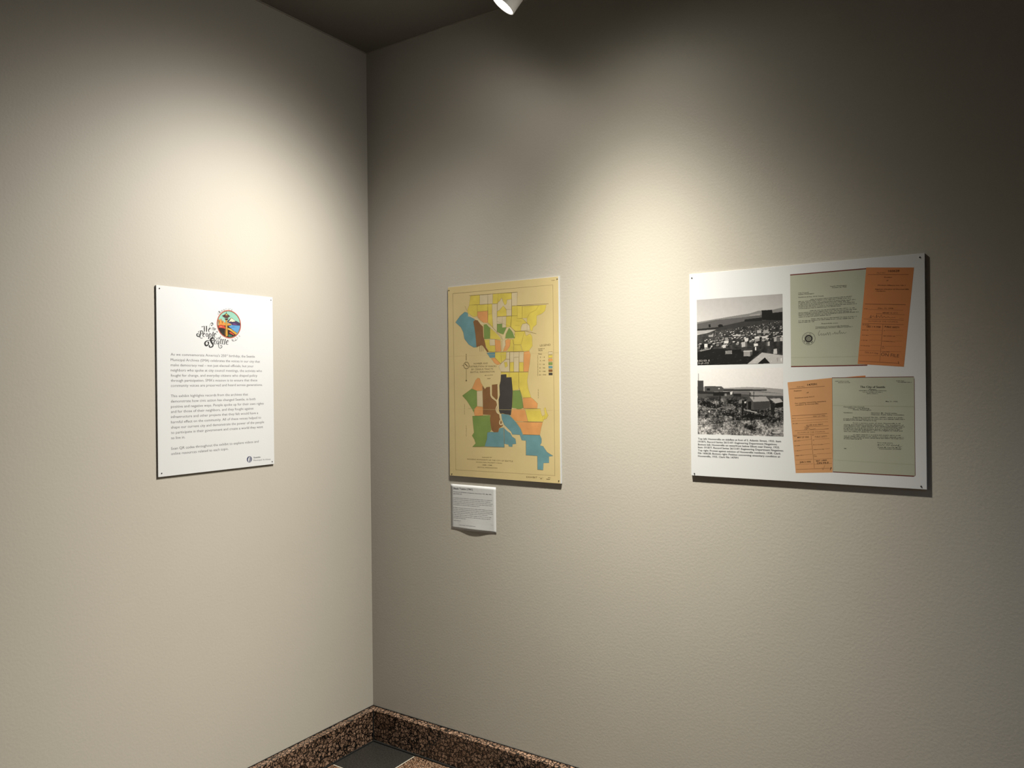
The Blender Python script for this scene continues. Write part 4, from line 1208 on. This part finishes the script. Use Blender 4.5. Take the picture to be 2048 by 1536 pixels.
outl.build('shape_outline', mat('emblem_line', rgb(70, 36, 30), var=0.1), emblem)
q = Print(T + 0.95); q.disc((ecx, ecy), ER, 64, ER - 3.2); q.build('emblem_ring', mat('emblem_ring', rgb(196, 104, 84), var=0.14, scale=18), emblem)
q = Print(T + 0.97); q.disc((ecx, ecy), ER - 3.2, 64, ER - 4.2); q.build('emblem_outline', mat('emblem_line', rgb(70, 36, 30), var=0.1), emblem)
q = Print(T + 0.2)
q.lines(INTRO_LOGO_TEXT[:1]); q.lines(INTRO_LOGO_TEXT[1:])
q.build('archive_name', GREY_INK, intro)
mx_, my_ = INTRO_LOGO_MARK[0]
NAVY = mat('navy_ink', rgb(66, 72, 112), rough=0.6, var=0.1)
q = Print(T + 0.2)
q.disc((mx_, my_), 11.2, 40, 9.4)
for k, (dx, a, b) in enumerate([(1.0, -9, 8.6), (3.4, -8, 9), (5.6, -7.5, 7.5), (7.6, -5.5, 5.5)]):
    q.stroke([(mx_ + dx, my_ + a), (mx_ + dx + 0.4, my_), (mx_ + dx, my_ + b)], [1.2, 1.5, 1.2])
q.poly([(mx_ - 9.6, my_ + 2), (mx_ - 7.5, my_ + 7), (mx_ - 3, my_ + 9.8), (mx_ + 1, my_ + 10.2), (mx_ - 2.6, my_ + 7), (mx_ - 5, my_ + 3), (mx_ - 6, my_ - 3), (mx_ - 4.6, my_ - 7), (mx_ - 8, my_ - 6)])
q.poly([(mx_ + 0.4, my_ + 3.6), (mx_ + 2.6, my_ + 2.6), (mx_ + 2.4, my_ + 0.6), (mx_ + 0.6, my_ + 1.4)])
q.poly([(mx_ - 1.4, my_ - 2.6), (mx_ + 1.0, my_ - 3.6), (mx_ + 0.6, my_ - 10.4), (mx_ - 0.8, my_ - 10.2)])
tag(q.build('archive_logo', NAVY, intro), 'small navy profile head logo')

# ---- the tan map on the right wall
PAPER = mat('aged_map_paper', rgb(224, 204, 150), rough=0.55, var=0.055, scale=6.0)
MAPC = {'Y': (226, 206, 94), 'N': (222, 206, 168), 'O': (232, 166, 102), 'G': (130, 156, 82), 'B': (112, 158, 166), 'W': (142, 100, 60), 'K': (70, 67, 64)}
MAPM = {k: mat('map_tint_' + k.lower(), rgb(*c), rough=0.55, var=0.1 if k != 'N' else 0.05, scale=24.0) for k, c in MAPC.items()}
NAMES = {'Y': 'yellow', 'N': 'pale', 'O': 'orange', 'G': 'green', 'B': 'blue', 'W': 'brown', 'K': 'black'}
MAP_INK = mat('map_ink', rgb(104, 84, 50), rough=0.6, var=0.15)
LIGHT_PAPER = mat('map_water_paper', rgb(232, 214, 172), rough=0.55, var=0.04)
city_map = board('map_board', RIGHT_ROT, Vector((0.43444, 0, 1.13634)), 'tan old city map board with coloured census tracts and a legend', 'map')
slab('board', 507.7, 743.0, T, WHITE_BOARD, city_map)
paper('map_sheet', [(0.4, 0.4), (503.6, 0.4), (503.6, 742.6), (0.4, 742.6)], PAPER, city_map, T + 0.15)
for k, (c, pts) in enumerate(MAP_TRACTS):
    q = Print(T + 0.22 + 0.0015 * k); q.poly(list(pts)); q.build('census_tract', MAPM[c], city_map)
for k, (w, pts) in enumerate(MAP_WATER):
    q = Print(T + 0.36 + 0.004 * k); q.stroke(pts, [w, w]); q.build('waterway', LIGHT_PAPER, city_map)
q = Print(T + 0.4)
for c, pts in MAP_TRACTS: q.stroke(pts, [0.7, 0.7], smooth=False, closed=True)
q.build('tract_outline', mat('faint_map_ink', rgb(150, 124, 72), rough=0.6, var=0.15), city_map)
q = Print(T + 0.45)
for w, pts in MAP_LINES: q.stroke(pts, [w, w], smooth=False)
q.stroke(MAP_FRAME, [1.0, 1.0], smooth=False, closed=True)
c0, c1, c2 = MAP_COMPASS
q.disc(c0, 13.8, 40, 12.4); q.disc(c0, 10.8, 40, 10.2); q.disc(c2, 3.0, 20)
for k in range(16):
    a = 2 * math.pi * k / 16
    q.stroke([(c0[0] + 12 * math.cos(a), c0[1] + 12 * math.sin(a)), (c0[0] + 15.4 * math.cos(a), c0[1] + 15.4 * math.sin(a))], [1.0, 1.0], smooth=False)
q.build('map_linework', MAP_INK, city_map)
q = Print(T + 0.45)
q.lines(MAP_TEXT)
q.build('map_lettering', MAP_INK, city_map)
for k, ((u0, v0), (u1, v1)) in enumerate(MAP_SWATCHES):
    q = Print(T + 0.3); q.rect(u0, v1, u1, v0); o = q.build('legend_swatch', MAPM['NYOGBWK'[k]], city_map)
    q = Print(T + 0.42); q.stroke([(u0, v0), (u1, v0), (u1, v1), (u0, v1)], [0.9, 0.9], smooth=False, closed=True); q.build('swatch_outline', MAP_INK, o)
FOLD = mat('map_fold', rgb(214, 193, 139), rough=0.6, var=0.06)
for v in (262.0, 470.0):
    q = Print(T + 0.48); q.stroke([(2, v), (250, v + 0.6), (502, v)], [0.8, 0.8, 0.8]); q.build('fold_crease', FOLD, city_map)
pins(city_map, MAP_PINS)

# ---- small white label under the map
label = board('caption_label', RIGHT_ROT, Vector((0.4345, 0, 0.9255)), 'small white text label pinned under the tan map', 'label')
LW, LH = 216.8, 177.6
n = 16
vs, fs = [], []
for k in range(2):
    for j in range(n + 1):
        for i in range(n + 1):
            s, r = i / n, j / n
            lift = 0.0007 + 0.0045 * (1 - r) ** 3 * math.sin(math.pi * min(1, s * 1.05)) ** 2 * (0.4 + 0.9 * s)
            vs.append((s * LW * MM, r * LH * MM, lift + (0.0 if k == 0 else -0.0004)))
def gid(k, i, j): return k * (n + 1) ** 2 + j * (n + 1) + i
for j in range(n):
    for i in range(n):
        fs.append((gid(0, i, j), gid(0, i + 1, j), gid(0, i + 1, j + 1), gid(0, i, j + 1)))
        fs.append((gid(1, i, j), gid(1, i, j + 1), gid(1, i + 1, j + 1), gid(1, i + 1, j)))
for i in range(n):
    fs += [(gid(0, i, 0), gid(1, i, 0), gid(1, i + 1, 0), gid(0, i + 1, 0)), (gid(0, i, n), gid(0, i + 1, n), gid(1, i + 1, n), gid(1, i, n)),
           (gid(0, 0, i), gid(0, 0, i + 1), gid(1, 0, i + 1), gid(1, 0, i)), (gid(0, n, i), gid(1, n, i), gid(1, n, i + 1), gid(0, n, i + 1))]
me = bpy.data.meshes.new('card'); me.from_pydata(vs, [], fs); me.update()
me.polygons.foreach_set('use_smooth', [True] * len(me.polygons))
new_obj('card', me, mat('label_card', refl(0.76, 0.78, 0.80), rough=0.6, var=0.01), label)
def bent(q):
    """lay the print on the slightly curled card"""
    out = []
    for x, y, z in q.v:
        s, r = x / (LW * MM), y / (LH * MM)
        s_, r_ = min(1, max(0, s)), min(1, max(0, r))
        lift = 0.0007 + 0.0045 * (1 - r_) ** 3 * math.sin(math.pi * min(1, s_ * 1.05)) ** 2 * (0.4 + 0.9 * s_)
        out.append((x, y, lift + z))
    q.v = out
q = Print(0.3); q.lines(LABEL_TEXT[:1]); bent(q); q.build('heading', INK, label)
q = Print(0.3); q.lines(LABEL_TEXT[1:]); bent(q); q.build('body_text', GREY_INK, label)
q = Print(0.3); q.stroke(LABEL_BOX, [0.7, 0.7], smooth=False, closed=True); bent(q); q.build('box_rule', mat('pale_grey_ink', rgb(176, 176, 178), var=0.05), label)

# ---- the big white board with photographs and letters
photos = board('photo_board', RIGHT_ROT, Vector((1.42718, 0, 1.19459)), 'large white board with two black and white photographs and two letters', 'board')
slab('board', 673.3, 649.4, T, WHITE_BOARD, photos)
pins(photos, PHOTO_PINS)
q = Print(T + 0.2)
for s, u0, v, u1 in CAPTION_TEXT: q.text(s, 8.4, 1, u0, v, u1, v)
q.build('caption_text', mat('caption_ink', rgb(44, 44, 46), rough=0.6, var=0.1), photos)

# photographs: prints painted cell by cell into a colour attribute
def fbm(h, w, cells, octaves=4):
    out = np.zeros((h, w)); amp = 1.0; tot = 0.0
    for o in range(octaves):
        cy, cx = max(2, int(cells * 2 ** o * h / w)), max(2, int(cells * 2 ** o))
        g = rng.random((cy + 2, cx + 2))
        yy = np.linspace(0, cy, h, endpoint=False); xx = np.linspace(0, cx, w, endpoint=False)
        y0 = yy.astype(int); x0 = xx.astype(int)
        fy = (yy - y0)[:, None]; fx = (xx - x0)[None, :]
        a = g[np.ix_(y0, x0)]; b = g[np.ix_(y0, x0 + 1)]; c = g[np.ix_(y0 + 1, x0)]; d = g[np.ix_(y0 + 1, x0 + 1)]
        out += amp * (a * (1 - fy) * (1 - fx) + b * (1 - fy) * fx + c * fy * (1 - fx) + d * fy * fx)
        tot += amp; amp *= 0.6
    return out / tot
class Canvas:
    def __init__(self, u0, v0, u1, v1, nx, ny):
        self.b = (u0, v0, u1, v1)
        self.U, self.V = np.meshgrid(np.linspace(u0, u1, nx), np.linspace(v0, v1, ny))
        self.a = np.full((ny, nx), 0.8)
    def inside(self, pts):
        m = np.zeros(self.a.shape, bool)
        n = len(pts)
        for i in range(n):
            x1, y1 = pts[i]; x2, y2 = pts[(i + 1) % n]
            if y1 == y2: continue
            c = ((self.V >= min(y1, y2)) & (self.V < max(y1, y2)))
            xi = x1 + (self.V - y1) * (x2 - x1) / (y2 - y1)
            m ^= c & (self.U < xi)
        return m
    def paint(self, rows):
        for val, pts in rows: self.a[self.inside(pts)] = val
    def build(self, name, material, parent, w):
        ny, nx = self.a.shape
        co = np.stack([self.U * MM, self.V * MM, np.full_like(self.U, (T + (w - T) * 0.25) * MM)], -1).reshape(-1, 3)
        idx = np.arange(nx * ny).reshape(ny, nx)
        f = np.stack([idx[:-1, :-1], idx[:-1, 1:], idx[1:, 1:], idx[1:, :-1]], -1).reshape(-1, 4)
        me = bpy.data.meshes.new(name)
        me.from_pydata(co.tolist(), [], f.tolist())
        me.update()
        at = me.color_attributes.new('print', 'FLOAT_COLOR', 'POINT')
        g = np.clip(self.a, 0.0, 1.0).reshape(-1)
        g = np.where(g <= 0.04045, g / 12.92, ((g + 0.055) / 1.055) ** 2.4)
        c = np.stack([g * REFL, g * 0.975 * REFL, g * 0.985 * REFL, np.ones_like(g)], -1).astype(np.float32)
        at.data.foreach_set('color', c.ravel())
        return new_obj(name, me, material, parent)
PHOTO_MAT = bpy.data.materials.new('silver_print'); PHOTO_MAT.use_nodes = True
_n = PHOTO_MAT.node_tree
_a = _n.nodes.new('ShaderNodeAttribute'); _a.attribute_name = 'print'
_n.links.new(_a.outputs['Color'], _n.nodes['Principled BSDF'].inputs['Base Color'])
_n.nodes['Principled BSDF'].inputs['Roughness'].default_value = 0.5
_n.nodes['Principled BSDF'].inputs['Specular IOR Level'].default_value = 0.25

cv = Canvas(24.0, 355.0, 292.4, 565.2, 360, 282)
tt = (cv.V - 355.0) / 210.0
cv.a = 0.84 - 0.10 * np.clip((tt - 0.55) / 0.45, 0, 1) - 0.04 * (cv.U - 24) / 268 + 0.012 * (fbm(*cv.a.shape, 3) - 0.5)
cv.paint(PHOTO_TOP_BASE)
grain = fbm(*cv.a.shape, 34, 4) - 0.5
patch = fbm(*cv.a.shape, 7, 3) - 0.5
hor = 0.50 + 0.14 * (cv.U - 24) / 268
ground = tt < hor - 0.02
cv.a += np.where(ground, 0.30, 0.03) * grain + np.where(ground, 0.28, 0.0) * patch
# the far rows of shacks: small pale gables with dark sides, rows thinning towards the viewer
for k in range(300):
    u = 24 + 268 * rng.random(); d = rng.random() ** 1.25
    h0 = 0.50 + 0.14 * (u - 24) / 268
    y = h0 - 0.02 - 0.26 * d
    if u < 75 and y > 0.40: continue
    size = (1.8 + 7.0 * d) * (0.7 + 0.6 * rng.random())
    v = 355 + 210 * y
    w, h = size, size * (0.5 + 0.3 * rng.random())
    lt = 0.38 + 0.5 * rng.random()
    du, dv = cv.U - u, cv.V - v
    cv.a[(abs(du - w * 0.6) < w * 0.5) & (abs(dv + h * 0.15) < h * 0.55)] = 0.05 + 0.08 * rng.random()
    cv.a[(abs(du) < w * 0.42) & (abs(dv) < h * 0.5)] = lt * 0.75
    cv.a[(abs(du - w * 0.15) < w * 0.5) & (dv > h * 0.15) & (dv < h * 0.5)] = min(1, lt + 0.12)
    if size > 4:
        cv.a[(abs(du + w * 0.1) < w * 0.08) & (dv < h * 0.05) & (dv > -h * 0.5)] = 0.1
cv.paint(PHOTO_TOP_FRONT)
for k in range(60):   # litter and low tracks in the foreground
    u = 24 + 268 * rng.random(); v = 355 + 70 * rng.random()
    cv.a[(abs(cv.U - u) < 2.5) & (abs(cv.V - v) < 0.8)] += 0.12
cv.a += np.where(ground, 0.07, 0.015) * grain
ph1 = cv.build('photograph', PHOTO_MAT, photos, T + 0.2)
tag(ph1, 'black and white photograph of shacks spread over tideflats')
q = Print(T + 0.6); q.lines(PHOTO_NUMBER); q.build('negative_number', mat('white_ink', rgb(236, 234, 232), var=0.02), ph1)

cv = Canvas(23.0, 134.0, 291.8, 342.0, 360, 280)
tt = (cv.V - 134.0) / 208.0
cv.a = 0.93 - 0.06 * (1 - tt) + 0.01 * (fbm(*cv.a.shape, 4) - 0.5)
cv.paint(PHOTO_LOW_BASE)
g1 = fbm(*cv.a.shape, 14, 5) - 0.5
g2 = fbm(*cv.a.shape, 60, 3) - 0.5
low = np.clip((0.58 - tt) / 0.06, 0, 1)
g3 = fbm(*cv.a.shape, 110, 2) - 0.5
cv.a += low * (1.0 * g1 + 0.8 * g2 + 0.5 * g3 + 0.24 * np.clip((0.36 - tt) / 0.36, 0, 1) - 0.10 * np.clip((tt - 0.2) / 0.15, 0, 1))
# trampled slope in front: paler earth, short dark and light flecks
for k in range(900):
    u = 23 + 268 * rng.random(); y = rng.random() ** 0.8 * 0.52; v = 134 + 208 * y
    a = 0.5 + 1.6 * rng.random(); sl = rng.uniform(-2.0, 2.0)
    m = (abs(cv.U - u + (cv.V - v) * sl) < a) & (abs(cv.V - v) < 0.4 + 0.7 * rng.random())
    cv.a[m] = 0.4 * cv.a[m] + 0.6 * rng.choice([0.03, 0.06, 0.1, 0.75, 0.85, 0.5])
cv.paint(PHOTO_LOW_FRONT)
cv.a += 0.05 * g2
ph2 = cv.build('photograph', PHOTO_MAT, photos, T + 0.2)
tag(ph2, 'black and white photograph of a shack on a rough waterfront slope')

# letters and file cards
LETTER = mat('sage_letter_paper', rgb(185, 188, 169), rough=0.6, var=0.05, scale=5.0)
LETTER_EDGE = mat('letter_backing', rgb(112, 48, 42), rough=0.6, var=0.1)
LETTER_FOLD = mat('letter_fold', rgb(172, 176, 154), rough=0.6, var=0.05)
CARD = mat('orange_card_paper', rgb(206, 132, 78), rough=0.6, var=0.05, scale=7.0)
CARD2 = mat('buff_card_paper', rgb(212, 158, 108), rough=0.6, var=0.06, scale=7.0)
TYPE = mat('typewriter_ink', rgb(40, 38, 36), rough=0.6, var=0.1)
FORM_INK = mat('form_ink', rgb(86, 50, 30), rough=0.6, var=0.1)

q = Print(T + 0.15); q.rect(315.2, 343.2, 526.0, 621.8); q.build('letter_backing', LETTER_EDGE, photos)
q = Print(T + 0.25); q.rect(315.2, 346.6, 526.0, 618.4); l1 = q.build('letter', LETTER, photos)
tag(l1, 'typed sage letter with a round black stamp')
q = Print(T + 0.3); q.stroke(LETTER_FOLDS[0][1], [2.0, 2.0]); q.build('fold_crease', LETTER_FOLD, l1)
q = Print(T + 0.35); q.lines(LETTER_ONE_TEXT); q.build('typed_text', TYPE, l1)
q = Print(T + 0.35)
for ws, pts in LETTER_ONE_SIGN: q.stroke(pts, ws)
q.build('signature', TYPE, l1)
sc_, _ = LETTER_ONE_SEAL
q = Print(T + 0.35); q.disc(sc_, 18.8, 48, 17.8); q.disc(sc_, 11.4, 40, 6.6); q.disc(sc_, 5.2, 24, 3.2); q.disc(sc_, 1.6, 16)
for k, ch in enumerate('LOCAL NO. 1'):
    a = math.radians(160 - 13.5 * k)
    if ch != ' ': q.letter(ch, 4.4, (sc_[0] + 14.6 * math.cos(a), sc_[1] + 14.6 * math.sin(a)), a - math.pi / 2, 1)
for k in range(9):
    a = math.radians(205 + 14 * k)
    if k not in (2, 6):
        p = (sc_[0] + 14.4 * math.cos(a), sc_[1] + 14.4 * math.sin(a))
        q.stroke([(p[0] - 1.2 * math.sin(a) * 1, p[1] + 1.2 * math.cos(a)), (p[0] + 1.2 * math.sin(a), p[1] - 1.2 * math.cos(a))], [3.0, 3.0], smooth=False)
q.build('round_stamp', TYPE, l1)

q = Print(T + 0.45); q.poly(list(CARD_ONE)); k1 = q.build('file_card', CARD, photos)
tag(k1, 'orange file card beside the upper letter')
q = Print(T + 0.55)
for ws, pts in CARD_ONE_LINES: q.stroke(pts, [w * 0.75 for w in ws], smooth=False)
q.build('form_rule', FORM_INK, k1)
q = Print(T + 0.58); q.lines(CARD_ONE_TEXT); q.build('form_text', FORM_INK, k1)
q = Print(T + 0.58)
for ws, pts in CARD_ONE_SIGN: q.stroke(pts, ws)
q.build('signature', FORM_INK, k1)

q = Print(T + 0.15); q.poly(list(CARD_TWO)); k2 = q.build('file_card', CARD2, photos)
tag(k2, 'buff file card beside the lower letter')
q = Print(T + 0.16); q.poly(list(CARD_TWO_CORNER)); q.build('card_corner', CARD, k2)
q = Print(T + 0.25)
for ws, pts in CARD_TWO_LINES: q.stroke(pts, [w * 0.75 for w in ws], smooth=False)
q.build('form_rule', FORM_INK, k2)
q = Print(T + 0.28); q.lines(CARD_TWO_TEXT); q.build('form_text', mat('card_two_ink', rgb(70, 46, 30), rough=0.6, var=0.1), k2)
q = Print(T + 0.28)
for ws, pts in CARD_TWO_SIGN: q.stroke(pts, ws)
q.build('signature', mat('card_two_ink', rgb(70, 46, 30), rough=0.6, var=0.1), k2)

q = Print(T + 0.3); q.poly([(430.6, 34.0), (641.0, 33.4), (645.6, 37.0), (645.6, 303.0), (643.8, 311.2), (430.6, 311.0)]); q.build('letter_backing', LETTER_EDGE, photos)
q = Print(T + 0.4); q.rect(431.4, 36.4, 644.4, 309.2); l2 = q.build('letter', LETTER, photos)
tag(l2, 'typed sage letter with printed heading')
for ws, pts in LETTER_FOLDS[1:]:
    q = Print(T + 0.45); q.stroke(pts, ws); q.build('fold_crease', LETTER_FOLD, l2)
q = Print(T + 0.5); q.lines(LETTER_TWO_TEXT); q.build('typed_text', TYPE, l2)
q = Print(T + 0.5)
for ws, pts in LETTER_TWO_SIGN: q.stroke(pts, ws)
q.build('signature', TYPE, l2)
